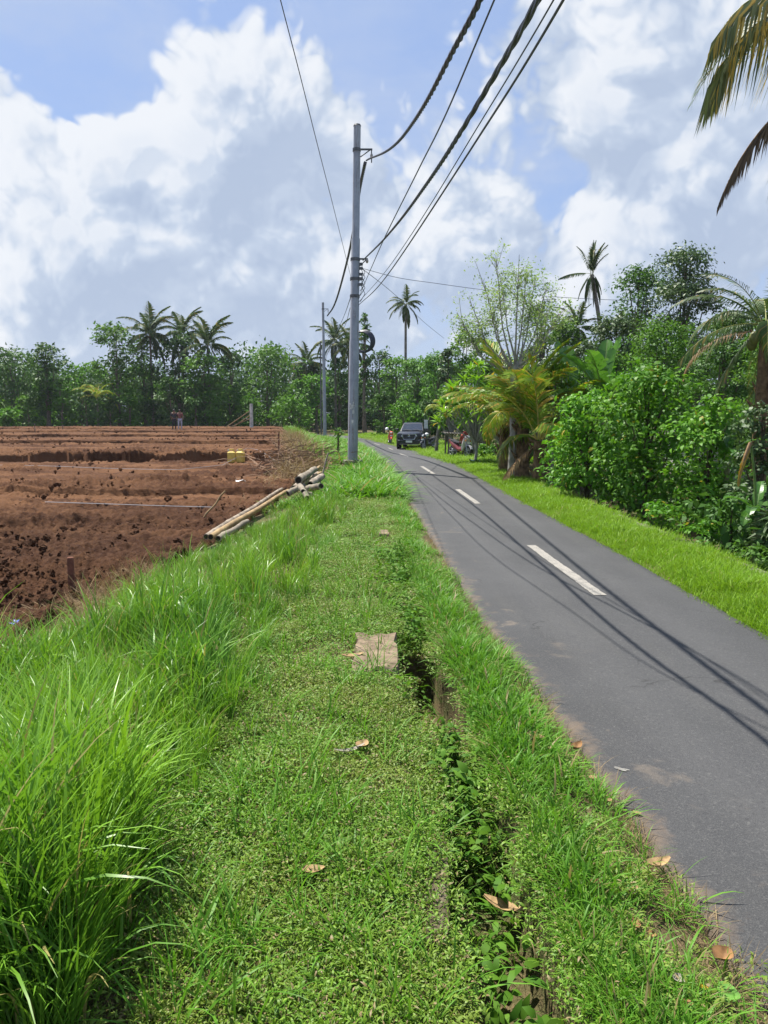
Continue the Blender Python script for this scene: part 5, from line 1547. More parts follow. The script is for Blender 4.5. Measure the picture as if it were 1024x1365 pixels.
def pickup(loc, rz):
    t = thing('pickup_truck', 'black double-cab pickup parked facing the viewer on the right edge of the road', 'pickup truck', loc, rz)
    def sec(y, zb, zt, wb, wm, wt):
        h = zt - zb
        pts = [(-wb, zb), (-wm, zb + h * .22), (-wm, zb + h * .62), (-wt, zt - h * .10), (-wt * .90, zt)]
        return [(x, y, z) for x, z in pts] + [(-x, y, z) for x, z in reversed(pts)]
    m = MB()
    m.loft([sec(-2.62, .52, .98, .66, .74, .70), sec(-2.58, .44, 1.06, .76, .84, .80), sec(-2.40, .38, 1.12, .84, .91, .85), sec(-1.75, .36, 1.17, .88, .925, .86),
            sec(-1.15, .36, 1.22, .89, .93, .88), sec(.9, .36, 1.22, .89, .93, .89), sec(2.45, .42, 1.20, .88, .92, .88), sec(2.62, .50, 1.16, .84, .89, .86)])
    body = m.build('body', CARB, t, smooth=True)
    m = MB()
    for s in (-1, 1):
        for y in (-1.55, 1.55):
            m.ring((s * .90, y, .40), (1, 0, 0), .44, .055, 24, 6)
    m.build('wheel_arch', BLACK, t, smooth=True)
    def cs(y, z, wx): return (y, z, wx)
    # cab: pillars and roof as one shell, glass set proud of it
    m = MB()
    rings = []
    for y, z, wx in ((-1.18, 1.20, .80), (-.52, 1.70, .66), (-.30, 1.77, .64), (.55, 1.77, .64), (.85, 1.70, .66), (1.05, 1.22, .80)):
        rings.append([(-wx, y, z), (-wx * .6, y, z + .012), (wx * .6, y, z + .012), (wx, y, z), (wx + .10 * (1.78 - z) + .03, y, 1.19), (-wx - .10 * (1.78 - z) - .03, y, 1.19)])
    m.loft(rings); m.build('cab', CARB, t, smooth=True)
    m = MB(); m.quad((-.74, -1.15, 1.235), (.74, -1.15, 1.235), (.60, -.56, 1.685), (-.60, -.56, 1.685)); 
    o = m.build('windscreen', GLASS, t); o.location = (0, -.022, .012)
    m = MB(); m.tube([(-.05, -1.2, 1.26), (-.55, -1.1, 1.31)], [.012, .008], 4); m.tube([(.62, -1.2, 1.26), (.08, -1.1, 1.31)], [.012, .008], 4); m.build('wiper', BLACK, t)
    for s in (-1, 1):
        for y0, y1 in ((-.78, -.02), (.06, .74)):
            m = MB(); m.quad((s * .862, y0, 1.25), (s * .862, y1, 1.25), (s * .70, min(y1, .66), 1.66), (s * .70, max(y0 + .28, -.45) if y0 < 0 else y0, 1.66))
            m.build('side_window', GLASS, t)
            m = MB(); m.box((s * .935, (y0 + y1) / 2 + .2, 1.06), (.03, .14, .03)); m.build('door_handle', CHROME, t)
        m = MB(); m.ell((s * 1.05, -.82, 1.30), (.10, .06, .10), 10, 7); m.tube([(s * .90, -.82, 1.24), (s * 1.02, -.82, 1.28)], [.025, .025], 5); m.build('wing_mirror', CARB, t, smooth=True)
        m = MB(); m.loft([[(s * .44, -2.64, .95), (s * .47, -2.64, .86), (s * .76, -2.57, .90), (s * .80, -2.52, .99)], [(s * .44, -2.55, .97), (s * .47, -2.55, .84), (s * .84, -2.42, .90), (s * .86, -2.36, 1.02)]])
        m.build('headlight', LENS, t)
        m = MB(); m.disc((s * .68, -2.655, .58), (0, 1, 0), .06, .06, 14); m.build('fog_lamp', LENS, t)
        m = MB(); m.box((s * .70, -2.64, .58), (.24, .04, .20), bev=.015); m.build('fog_lamp_bezel', BLACK, t)
    m = MB(); m.loft([[(-.44, -2.655, 1.0), (.44, -2.655, 1.0), (.36, -2.67, .70), (-.36, -2.67, .70)], [(-.42, -2.60, 1.0), (.42, -2.60, 1.0), (.34, -2.60, .70), (-.34, -2.60, .70)]]); gr = m.build('grille', BLACK, t)
    for k in range(4):
        m = MB(); m.box((0, -2.675, .76 + .065 * k), (.72 + .03 * k, .03, .018)); m.build('slat', STEEL_D, gr)
    m = MB(); c = [(-.47, -2.67, 1.02), (.47, -2.67, 1.02), (.38, -2.69, .67), (-.38, -2.69, .67)]
    for a, b in zip(c, c[1:] + c[:1]): m.tube([a, b], [.022, .022], 6)
    m.build('grille_surround', CHROME, t)
    m = MB(); m.ring((0, -2.70, .90), (0, 1, 0), .07, .014, 18, 5); m.ring((0, -2.70, .90), (0, 1, 0), .035, .012, 14, 5); m.build('emblem', CHROME, t)
    m = MB(); m.box((0, -2.64, .50), (1.62, .16, .26), bev=.05); m.build('front_bumper', CARB, t)
    m = MB(); m.box((0, -2.735, .52), (.43, .015, .15), bev=.006); m.build('number_plate', PLATE, t)
    m = MB(); m.box((0, -2.58, .36), (1.3, .12, .10), bev=.03); m.build('skid_plate', ALLOY, t)
    for s in (-1, 1):
        for y in (-1.55, 1.55): wheel(t, (s * .80, y, .385), .385, .25)
    for s in (-1, 1):
        m = MB(); m.box((s * .9, 0, .33), (.12, 1.9, .05), bev=.02); m.build('side_step', BLACK, t)
    return t
_p = Vector((2.10, 53.2)); pickup((_p.x, _p.y, float(zroad(50.6)) + .06), R_(-9))

# ------------------------------------------------------------------ motorcycles
def scooter(label, loc, rz, col, accent, lean=.10, helmet=None):
    PA = plain('bike_paint_' + label[:12], col, .3, spec=.5, coat=.6, vary=.08)
    PB = plain('bike_accent_' + label[:12], accent, .35, spec=.5, coat=.4, vary=.08)
    t = thing('motorcycle', label, 'motorcycle', loc, rz, 'motorcycles parked on the right verge')
    t.rotation_euler = (0, lean, rz)
    for nm, y in (('front_wheel', -.62), ('rear_wheel', .62)):
        wheel(t, (0, y, .285), .285, .095, nm, 5)
    m = MB(); rings = []
    for i in range(9):
        a = math.radians(20 + i * 17); rings.append([(x, -.62 + math.cos(a) * (.325 + dz), .285 + math.sin(a) * (.325 + dz)) for x, dz in ((-.065, -.03), (-.05, .012), (.05, .012), (.065, -.03))])
    m.loft(rings, closed=False, caps=False); m.build('front_fender', PA, t)
    m = MB()
    for s in (-1, 1): m.tube([(s * .065, -.62, .285), (s * .06, -.50, .62), (s * .04, -.43, .86)], [.022, .026, .026], 7)
    m.build('fork', ALLOY, t, smooth=True)
    def sec(y, z, h, wdt): return [(-wdt * .6, y, z - h), (-wdt, y, z - h * .2), (-wdt * .8, y, z + h * .8), (0, y, z + h), (wdt * .8, y, z + h * .8), (wdt, y, z - h * .2), (wdt * .6, y, z - h)]
    m = MB(); m.loft([sec(-.50, .86, .12, .10), sec(-.44, .74, .24, .21), sec(-.34, .60, .26, .20), sec(-.24, .50, .20, .15)]); m.build('leg_shield', PA, t, smooth=True)
    m = MB(); m.loft([sec(-.26, .42, .13, .13), sec(0, .40, .11, .14), sec(.22, .48, .16, .15), sec(.5, .60, .15, .15), sec(.82, .74, .09, .09), sec(.93, .80, .04, .04)]); m.build('body_panel', PB, t, smooth=True)
    m = MB(); m.loft([sec(-.02, .68, .05, .10), sec(.12, .70, .07, .14), sec(.40, .74, .06, .15), sec(.72, .80, .05, .11), sec(.80, .80, .03, .07)]); m.build('seat', BLACK, t, smooth=True)
    m = MB(); m.box((0, .30, .34), (.22, .42, .20), bev=.05); m.tube([(.0, .62, .285), (.0, .30, .30)], [.06, .08], 8); m.build('engine', STEEL_D, t)
    m = MB(); m.tube([(.12, .20, .25), (.15, .50, .27), (.16, .88, .36)], [.03, .055, .06], 10); m.build('exhaust', ALLOY, t, smooth=True)
    m = MB(); m.loft([sec(-.60, .93, .05, .07), sec(-.53, .96, .09, .13), sec(-.42, .98, .08, .12)]); m.build('headlight_cowl', PA, t, smooth=True)
    m = MB(); m.ell((0, -.585, .93), (.085, .045, .060), 12, 8); m.build('headlight', LENS, t, smooth=True)
    for s in (-1, 1):
        m = MB(); m.ell((s * .14, -.555, .80), (.045, .03, .03), 8, 6); m.build('indicator', AMBER, t, smooth=True)
        m = MB(); m.tube([(s * .20, -.40, 1.02), (s * .27, -.42, 1.20)], [.008, .008], 5); m.ell((s * .30, -.42, 1.23), (.065, .018, .042), 10, 6); m.build('mirror', BLACK, t, smooth=True)
        m = MB(); m.tube([(s * .22, -.36, 1.0), (s * .36, -.30, .99)], [.02, .02], 7); m.build('grip', RUB, t, smooth=True)
    m = MB(); m.tube([(-.34, -.31, .99), (-.14, -.40, .99), (0, -.43, .97), (.14, -.40, .99), (.34, -.31, .99)], [.014] * 5, 6); m.build('handlebar', STEEL_D, t, smooth=True)
    m = MB(); m.box((0, -.665, .70), (.20, .01, .09), bev=.003); m.build('number_plate', PLATE, t)
    m = MB(); m.tube([(-.10, .1, .28), (-.20, .12, .02)], [.014, .014], 5); m.build('side_stand', STEEL_D, t)
    m = MB(); m.tube([(-.11, .55, .80), (-.12, .86, .90), (.12, .86, .90), (.11, .55, .80)], [.014] * 4, 6); m.build('grab_rail', STEEL_D, t)
    return t
def helmet(label, c, col, s=1.0):
    t = thing('helmet', label, 'helmet', c, random.uniform(-.5, .5))
    m = MB(); m.ell((0, 0, .12), (.125 * s, .145 * s, .13 * s), 14, 9); V = np.concatenate(m.V); V[:, 2] = np.maximum(V[:, 2], .03); m.V = [V]
    m.build('shell', plain('helmet_' + label[:8], col, .25, coat=.6, vary=.05), t, smooth=True)
    m = MB(); m.loft([[(x * 1.0, -.135 * s + abs(x) * .35, .07), (x * 1.0, -.115 * s + abs(x) * .35, .16)] for x in (-.10, -.05, 0, .05, .10)], closed=False, caps=False); m.build('visor', GLASS, t)
    return t
def on_verge(u, d):
    x = (u - 512) * d / 1000.0
    return Vector((x, d, zg(x, d)))
c = on_verge(612.5, 35.6); s1 = scooter('red and white motorcycle on the grass in front of the low roof', c, R_(30), (.50, .46, .46), (.24, .045, .045), .1)
c2 = on_verge(572, 50.0); scooter('black motorcycle squeezed between the pickup and the small ragged palm', c2, R_(-40), (.018, .018, .022), (.03, .03, .035), -.1)
c3 = on_verge(519.5, 61.5); c3.z = zg(c3.x, c3.y); scooter('orange-red motorcycle parked behind the pickup on the left', c3, R_(6), (.62, .10, .03), (.40, .05, .03), .08)
M_REDCLOTH = plain('red_cloth', (.34, .05, .035), .85, vary=.35, scale=9, bump=.5)
def sec_cloth():
    m = MB(); n = 9
    R0 = [[(x * .19, -.30 + .02 * math.sin(x * 5 + z), 1.0 + .22 * math.cos(x * 1.3) - z * .34 - .10 * x * x) for x in np.linspace(-1, 1, n)] for z in (0, .35, .7, 1.0)]
    R1 = [[(x * .19, -.20 + .05 * z, 1.0 + .22 * math.cos(x * 1.3) - z * .30 - .10 * x * x) for x in np.linspace(-1, 1, n)] for z in (1.0, .6, .3, 0)]
    m.loft(R1 + R0, closed=False, caps=False)
    o = m.build('jacket', M_REDCLOTH, None, smooth=True); o.location = c; o.rotation_euler = (0, .1, R_(30))
    o.modifiers.new('thick', 'SOLIDIFY').thickness = .02
    prop(o, 'red jacket draped over the handlebar of the red and white motorcycle', 'jacket')
sec_cloth()
helmet('white helmet resting on the mirror of the orange-red motorcycle', c3 + Vector((-.22, -.3, 1.08)), (.75, .75, .74), 1.25)
helmet('white helmet resting on the seat of the black motorcycle', c2 + Vector((-.15, .25, .86)), (.72, .73, .74), 1.15)

# ------------------------------------------------------------------ low roadside roof on posts
def lowroof():
    d = 37.5; A = at(592, 575, d); B = at(655, 573, d)
    z0 = zg((A.x + B.x) / 2, d)
    t = thing('roadside_shelter', 'low dark sheet-roofed shelter on thin posts beside the road', 'shelter', ((A.x + B.x) / 2, d, z0))
    W = (B.x - A.x) / 2; h = A.z - z0
    rf = MB(); n = 18; R0, R1 = [], []
    for i in range(n * 2 + 1):
        x = -W + 2 * W * i / (2 * n); zz = .018 * (1 if i % 2 else -1) - .04 * math.cos(x * 1.2)
        R0.append((x, -.7, h - .06 + zz)); R1.append((x, 1.5, h - .02 + zz))
    rf.loft([R0, R1], closed=False, caps=False)
    o = rf.build('roof_sheet', plain('shaded_sheet', (.05, .042, .036), .8, vary=.4, scale=4), t); o.modifiers.new('thick', 'SOLIDIFY').thickness = .012  # sheet colour darkened to stand in for the shaded underside
    for x, y in ((-W * .85, -.55), (-W * .25, -.55), (W * .35, -.55), (W * .9, -.55), (-W * .85, 1.3), (W * .9, 1.3)):
        m = MB(); m.tube([(x, y, -.1), (x + .02, y, h - .02 + (.0 if y > 0 else 0))], [.045, .04], 6); m.build('post', BARK, t, smooth=True)
    m = MB(); m.tube([(-W, -.62, h - .10), (W, -.62, h - .09)], [.03, .03], 6); m.build('beam', BARK_PALE, t, smooth=True)
    m = MB(); m.box((W * .93, -.74, h - .06), (.36, .02, .26), rz=.05); o = m.build('pale_board', plain('pale_board', (.36, .34, .30), .8, vary=.3), t); o['label'] = 'small pale board nailed to the end of the roof'
lowroof()
def signboard():
    p = on_verge(567.5, 51.6)
    t = thing('sign_post', 'small pale upright board on a post behind the pickup', 'sign', p)
    m = MB(); m.tube([(0, 0, -.1), (0, 0, 2.0)], [.03, .03], 6); m.build('post', STEEL_D, t)
    m = MB(); m.box((0, -.04, 1.65), (.26, .02, .58), bev=.006); m.build('board', plain('board_white', (.55, .56, .58), .6, vary=.12), t)
signboard()
# pale house wall glimpsed behind the right-hand shrubs
def housewall():
    d = 22.0; A = at(940, 560, d); B = at(1050, 560, d); z0 = zany(A.x, d) - .1
    t = thing('house', 'pale plastered house glimpsed behind the shrubs at the right edge', 'house', ((A.x + B.x) / 2, d, z0))
    W = (B.x - A.x) / 2
    m = MB(); m.box((0, 1.5, .75), (2 * W, 3, 1.5)); m.build('wall', plain('plaster', (.48, .47, .45), .9, vary=.2, scale=2), t)
    m = MB(); m.box((0, 1.4, 1.56), (2 * W + .5, 3.6, .1)); m.build('roof', plain('roof_slab', (.16, .15, .14), .9, vary=.3), t)
    m = MB(); m.box((-.4, -.02, .95), (.7, .05, .6)); w_ = m.build('window', BLACK, t)
housewall()

# ------------------------------------------------------------------ field things
BAMB = plain('bamboo_dry', (.29, .20, .095), .6, spec=.3, vary=.3, scale=5, bump=.2)
BAMB_G = plain('bamboo_grey', (.215, .185, .14), .75, spec=.2, vary=.3, scale=6, bump=.3)
BAMB_W = plain('bamboo_weathered', (.25, .21, .165), .85, spec=.15, vary=.45, scale=7, bump=.5)
INNER = plain('hollow_dark', (.02, .015, .01), .95)
def bamboo(label, a, b, r, mat_, nodes=5, group='bamboo poles and timber dumped at the field edge', name='bamboo_pole', cat='bamboo pole', taper=.85):
    a, b = Vector(a), Vector(b); L = (b - a).length; q = (b - a).to_track_quat('X', 'Z')
    m = MB(); path, rad = [], []
    ks = sorted(set([0, 1] + [round((i + .5) / nodes, 3) for i in range(nodes)]))
    for k in ks:
        rr_ = r * (1 + (taper - 1) * k)
        if k in (0, 1): path.append((L * k, 0, 0)); rad.append(rr_)
        else:
            for dk, kk in ((-.03, 1.0), (-.012, 1.10), (.012, 1.10), (.03, 1.0)):
                path.append((L * k + dk, 0, .01 * math.sin(k * 9))); rad.append(rr_ * kk)
    V, F = tube_np(path, rad, 10); m.add(V, F, 0)
    for x, s in ((-.004, 1), (L + .004, -1)):
        rr_ = (r if s > 0 else r * taper) * .74
        m.add([(x, math.cos(i * .6283) * rr_, math.sin(i * .6283) * rr_) for i in range(10)], [tuple(range(10)) if s < 0 else tuple(range(9, -1, -1))], 1)
    o = m.build(name, [mat_, INNER], None, smooth=True, loc=a); o.rotation_euler = q.to_euler()
    return prop(o, label, cat, group)
def fp(u, v, dz=0.0):
    z = 0.0
    for _ in range(10):
        p = gp(u, v, z); z = zany(p.x, p.y) + dz
    return Vector((p.x, p.y, z))
def span(u0, v0, u1, v1, h0=.1, h1=.12): return fp(u0, v0, h0), fp(u1, v1, h1)
bamboo('long pale yellow bamboo pole with a hollow cut end lying along the field edge', *span(281, 716, 384, 654, .20, .22), .05, BAMB, 7)
bamboo('long thinner bamboo pole lying just behind the pale yellow one', *span(275, 718, 376, 652, .16, .28), .045, BAMB_W, 7)
bamboo('short grey bamboo pole half hidden in the grass beside the long yellow pole', *span(291, 718, 330, 695, .16, .22), .048, BAMB_G, 3)
bamboo('grey bamboo pole on top of the pile nearest the grass', *span(398, 640, 420, 624, 0.54, 0.60), .085, BAMB_G, 3)
bamboo('grey pole leaning over the middle of the timber pile', *span(384, 658, 406, 647, 0.32, 0.40), .065, BAMB_G, 2)
bamboo('pale bent piece of bamboo sticking down into the grass', *span(400, 648, 410, 664, 0.44, 0.24), .06, BAMB_G, 2)
bamboo('brown weathered pole under the grey ones on the timber pile', *span(392, 652, 424, 632, 0.34, 0.44), .085, BAMB_W, 3)
bamboo('weathered stick lying on the right of the timber pile', *span(414, 646, 430, 636, 0.38, 0.46), .08, BAMB_W, 2)
bamboo('pale split stick at the bottom right of the timber pile', *span(409, 652, 428, 648, 0.32, 0.36), .07, BAMB_G, 2)
bamboo('short dark log end at the bottom of the timber pile', *span(396, 648, 410, 632, 0.26, 0.34), .085, BAMB_W, 2)
for lab, a in (('tan pole lying across the top of the timber pile', (402, 646, 428, 628, .40, .44)), ('thin tan stick on the left of the timber pile', (388, 655, 412, 640, .30, .34)), ('broken grey-brown pole at the back of the timber pile', (404, 636, 426, 622, .34, .38)), ('short brown stick poking out of the timber pile towards the grass', (404, 655, 416, 660, .36, .20))):
    bamboo(lab, *span(*a), random.uniform(.04, .06), random.choice((BAMB, BAMB_W)), 3)
bamboo('slim dry stick leaning up beside the timber pile', fp(422, 660, 0), fp(422, 660, 0) + Vector((.25, .4, .95)), .022, BAMB_W, 3)
bamboo('thin bent dry twig standing in the soil near the long yellow pole', fp(272, 690, 0), fp(272, 690, 0) + Vector((.4, .1, .5)), .02, BAMB, 3)
# jerrycans
JER = plain('jerrycan_yellow', (.62, .47, .10), .45, spec=.4, vary=.12)
def jerry(label, p, rz):
    t = thing('jerrycan', label, 'jerrycan', p, rz, 'yellow jerrycans in the field')
    m = MB(); m.box((0, 0, .22), (.30, .24, .44), bev=.05, taper=.97); m.build('body', JER, t, smooth=False)
    m = MB(); m.tube([(-.06, 0, .42), (-.06, 0, .51), (.08, 0, .51), (.10, 0, .42)], [.026] * 4, 7); m.build('handle', JER, t, smooth=True)
    m = MB(); m.disc((-.10, 0, .475), (0, 0, 1), .035, .07, 12); m.build('cap', plain('cap_white', (.6, .58, .5), .5), t)
    for s in (-1, 1):
        m = MB(); m.box((0, s * .121, .22), (.17, .012, .24), bev=.005); m.build('moulded_panel', JER, t)
pj = fp(308.5, 606, .03); jerry('left one of the two yellow jerrycans standing in the field', pj, .15)
pj2 = pj + Vector((.33, .05, 0)); pj2.z = zany(pj2.x, pj2.y) + .03; jerry('right one of the two yellow jerrycans standing in the field', pj2, -.2)
# stakes and strings
WOODR = plain('rusty_wood', (.16, .065, .04), .9, vary=.4, scale=9, bump=.6)
def stake(label, p, h, wdt, mat_, lean=.0, name='stake'):
    m = MB(); m.box((0, 0, h / 2 - .08), (wdt, wdt * .7, h + .16), bev=wdt * .12, taper=.92)
    o = m.build(name, mat_, None, loc=p); o.rotation_euler = (lean * .4, lean, .3)
    return prop(o, label, 'stake', 'stakes marking the field beds')
stake('rusty red-brown stake standing at the near edge of the field', fp(96, 786), .38, .075, WOODR)
for lab, u, v, h in (('thin wooden stake at the left of the far beds', 47, 577, .7), ('short stake on the far beds left of the person', 84, 575, .5), ('short stake on the far beds right of the person', 263, 572, .6), ('thin stake at the right end of the middle string', 388, 612, .6), ('thin reddish stake beside the dry straw heap', 372, 604, .8)):
    stake(lab, fp(u, v), h, .06, WOODR if 'reddish' in lab else BARK)
STR = plain('string_white', (.26, .26, .28), .8, vary=.1)
def string(label, pix, h):
    pts = [fp(u, v, h) for u, v in pix]
    m = MB(); m.tube(smooth_path(pts, 24), .0075, 4); prop(m.build('string', STR, None), label, 'string', 'strings stretched over the beds')
string('white string stretched along the foot of the middle terrace', [(-20, 607), (60, 608), (150, 610.5), (240, 611.5), (330, 613), (388, 612)], .10)
string('white string stretched low over the near bed', [(60, 669), (150, 672), (225, 674.5), (285, 676)], .16)
# white post with bamboo props
def whitepost():
    p = fp(335.5, 573); d = p.y
    t = thing('white_post', 'weathered white post at the far edge of the field propped by thin poles', 'post', p)
    h = at(335, 538, d).z - p.z
    m = MB(); m.tube([(0, 0, -.2), (.02, 0, h)], [.19, .16], 8); m.build('post', plain('whitewash', (.50, .49, .45), .9, vary=.3, scale=3), t, smooth=True)
    for dx, hh in ((-2.6, .74), (-1.9, .55), (-2.2, .4)):
        m = MB(); m.tube([(dx, -.3, 0), (0, 0, h * hh)], [.06, .05], 6); m.build('prop', BAMB, t, smooth=True)
whitepost()
def stalk():
    p = fp(450.5, 612); p.z = zg(p.x, p.y)
    t = thing('leafy_stake', 'thin dark stake overgrown with leaves left of the near pole', 'stake', p)
    h = at(453, 574, p.y).z - p.z
    m = MB(); m.tube([(0, 0, -.1), (.03, 0, h * .95)], [.045, .035], 6); m.build('stem', BARK_DARK, t)
    r = np.random.default_rng(8); C = np.stack([np.full(10, .02), np.zeros(10), np.linspace(.15, h * .9, 10)], 1)
    V, F = cat_leaves([grow_leaves(r, C, 11, .05, .10, .4, .4, 4), grow_leaves(r, np.array([[.03, 0, h]]), 26, .11, .3, .25, .3, 4)])
    prop(link('leaves', mesh_np('leaves', V, F, L_MID), t), kind='stuff')
stalk()
# heap of roots and dry stalks on the bank at the field's right edge
def heap(label, u, v, L, W, H, n):
    p = fp(u, v); r = np.random.default_rng(int(u)); m = MB()
    for i in range(n):
        a = np.array([r.normal(0, L), r.normal(0, W), abs(r.normal(0, H)) * .6]); dd = np.array([r.normal(.5, .8), r.normal(0, .8), r.normal(.05, .25)]); dd = dd / np.linalg.norm(dd) * r.uniform(.25, .9)
        m.tube([a, a + dd * .5 + np.array([0, 0, .05]), a + dd], [.014, .011, .006], 3, caps=False)
    o = m.build('dry_stalk_heap', plain('dry_stalk', (.21, .13, .08), .9, vary=.45, scale=8), None, loc=p)
    prop(o, label, 'dry stalks', None, 'stuff')
heap('heap of dry brown stalks and roots on the bank right of the beds', 396, 612, .7, 2.2, .55, 520)

# ------------------------------------------------------------------ people far off
def person(label, p, facing, shirt, trousers, s=1.0):
    t = thing('person', label, 'person', p, facing)
    J = {'pel': (0, 0, .95), 'sp': (0, .0, 1.15), 'ch': (0, .01, 1.38), 'nk': (0, .01, 1.50), 'hd': (0, -.02, 1.62), 'ht': (0, -.02, 1.72),
         'ls': (.18, .01, 1.42), 'le': (.25, .03, 1.14), 'lw': (.23, -.10, .92), 'lh': (.22, -.13, .84), 'rs': (-.18, .01, 1.42), 're': (-.26, .02, 1.15), 'rw': (-.24, -.12, .95), 'rh': (-.23, -.15, .87),
         'lp': (.10, 0, .90), 'lk': (.12, -.03, .50), 'la': (.11, .03, .09), 'lf': (.12, -.13, .04), 'rp': (-.10, 0, .90), 'rk': (-.13, -.05, .50), 'ra': (-.13, .03, .09), 'rf': (-.14, -.13, .04)}
    RAD = {'pel': .135, 'sp': .12, 'ch': .135, 'nk': .055, 'hd': .095, 'ht': .065, 'ls': .065, 'le': .042, 'lw': .030, 'lh': .032, 'rs': .065, 're': .042, 'rw': .030, 'rh': .032, 'lp': .088, 'lk': .058, 'la': .04, 'lf': .035, 'rp': .088, 'rk': .058, 'ra': .04, 'rf': .035}
    ED = [('pel', 'sp'), ('sp', 'ch'), ('ch', 'nk'), ('nk', 'hd'), ('hd', 'ht'), ('ch', 'ls'), ('ls', 'le'), ('le', 'lw'), ('lw', 'lh'), ('ch', 'rs'), ('rs', 're'), ('re', 'rw'), ('rw', 'rh'), ('pel', 'lp'), ('lp', 'lk'), ('lk', 'la'), ('la', 'lf'), ('pel', 'rp'), ('rp', 'rk'), ('rk', 'ra'), ('ra', 'rf')]
    def skin(name, keys, k, mat_, root):
        idx = {a: i for i, a in enumerate(keys)}
        me = bpy.data.meshes.new(name); me.from_pydata([Vector(J[a]) * s for a in keys], [(idx[a], idx[b]) for a, b in ED if a in idx and b in idx], [])
        o = bpy.data.objects.new(name, me); COL.objects.link(o)
        o.modifiers.new('skin', 'SKIN'); sub = o.modifiers.new('sub', 'SUBSURF'); sub.levels = sub.render_levels = 2
        for a in keys:
            sv = me.skin_vertices[0].data[idx[a]]; sv.radius = (RAD[a] * k * s, RAD[a] * k * s * (.78 if a in ('ch', 'sp', 'pel') else 1)); sv.use_root = (a == root)
        bpy.context.view_layer.update()
        ev = bpy.data.meshes.new_from_object(o.evaluated_get(bpy.context.evaluated_depsgraph_get()))
        bpy.data.objects.remove(o); ev.materials.clear(); ev.materials.append(mat_)
        ev.polygons.foreach_set('use_smooth', [True] * len(ev.polygons))
        return link(name, ev, t)
    skin('body', list(J), 1.0, plain('skin', (.24, .13, .08), .55, vary=.1), 'pel')
    skin('shirt', ['pel', 'sp', 'ch', 'ls', 'le', 'rs', 're'], 1.13, plain('shirt_' + label[10:19], shirt, .85, vary=.2), 'pel')
    skin('trousers', ['pel', 'lp', 'lk', 'la', 'rp', 'rk', 'ra'], 1.14, plain('trousers_' + label[10:19], trousers, .85, vary=.15), 'pel')
    m = MB(); m.ell((0, 0, 1.67 * s), (.105 * s, .12 * s, .10 * s), 12, 8); m.build('hair', plain('hair', (.012, .01, .01), .6), t, smooth=True)
    m = MB(); m.ell((0, -.118 * s, 1.60 * s), (.014, .02, .018), 6, 5); m.build('nose', plain('skin', (.24, .13, .08)), t)
p = fp(240.5, 573.5); person('person in red shirt and pale trousers at the far end of the field', p, .2, (.24, .09, .08), (.42, .43, .50))
p = fp(230, 574); p.y += .6; p.z = zany(p.x, p.y); person('person in dark clothes beside the one in pale trousers', p, .6, (.04, .04, .05), (.035, .035, .04))

# ------------------------------------------------------------------ ditch slab, kerb, leaves
def slab(label, c, L, W, H, rz, seed, mat_, name='concrete_slab'):
    r = random.Random(seed); n = 24; ring0 = []
    for i in range(n):
        a = 2 * math.pi * i / n; k = r.uniform(.88, 1.10)
        x, y = math.cos(a), math.sin(a); q = max(abs(x), abs(y)) ** .92; k = r.uniform(.84, 1.08)
        ring0.append((x / q * W / 2 * k, y / q * L / 2 * k))
    rings = [[(x * .97, y * .97, -H) for x, y in ring0], [(x, y, -.02) for x, y in ring0], [(x * .95, y * .96, .012 + r.uniform(-.008, .008)) for x, y in ring0]]
    m = MB(); m.loft(rings); o = m.build(name, mat_, None, loc=c); o.rotation_euler = (0, 0, rz)
    return prop(o, label, 'concrete slab')
DCONC = plain('dusty_concrete', (.19, .145, .10), .95, spec=.1, vary=.35, scale=6, bump=.8, bscale=25)
EARTHC = plain('earthy_concrete', (.10, .082, .055), .95, spec=.1, vary=.45, scale=9, bump=.9, bscale=25, col2=(.07, .06, .03))
slab('broken dusty concrete slab beside the open ditch', Vector((-.055, 5.05, zg(-.05, 5.0) + .045)), .86, .32, .45, .02, 3, DCONC)
slab('mossy concrete edge showing at the near end of the ditch', Vector((.185, 2.45, zg(.0, 2.45) + .004)), .62, .085, .45, -.05, 5, EARTHC)
slab('small bare concrete patch in the grass strip further up the verge', Vector((.0, 10.4, zg(0, 10.4) + .05)), .5, .14, .3, 0, 7, DCONC)
# low retaining kerb on the far side of the right verge, in short cast lengths
def kerb():
    ys = np.arange(7.5, 25, .9)
    root = thing('retaining_kerb', 'low rough concrete edge between the right verge and the shrubs', 'kerb', (float(xkerb(12)), 12, 0))
    for i in range(len(ys) - 1):
        a = Vector((float(xkerb(ys[i])) + .09, ys[i] + .01, 0)); b = Vector((float(xkerb(ys[i + 1])) + .09, ys[i + 1] - .01, 0))
        z = float(zground(np.array([a.x - .2]), np.array([a.y]))[0]) + .02 + random.uniform(-.015, .015)
        mid = (a + b) / 2; m = MB(); m.box((0, 0, 0), (.15, (b - a).length, .5), bev=.02)
        o = m.build('kerb_length', CONC_MOSS, root, loc=(mid.x - root.location.x, mid.y - 12, z - .25)); o.rotation_euler = (0, 0, -math.atan2(b.x - a.x, b.y - a.y))
kerb()
DRY = [plain('dry_leaf_%s' % n_, c_, .7, spec=.2, vary=.35, scale=30) for n_, c_ in (('brown', (.22, .12, .05)), ('tan', (.30, .20, .10)), ('green', (.085, .20, .03)), ('yellow', (.55, .33, .02)), ('grey', (.26, .235, .19)))]
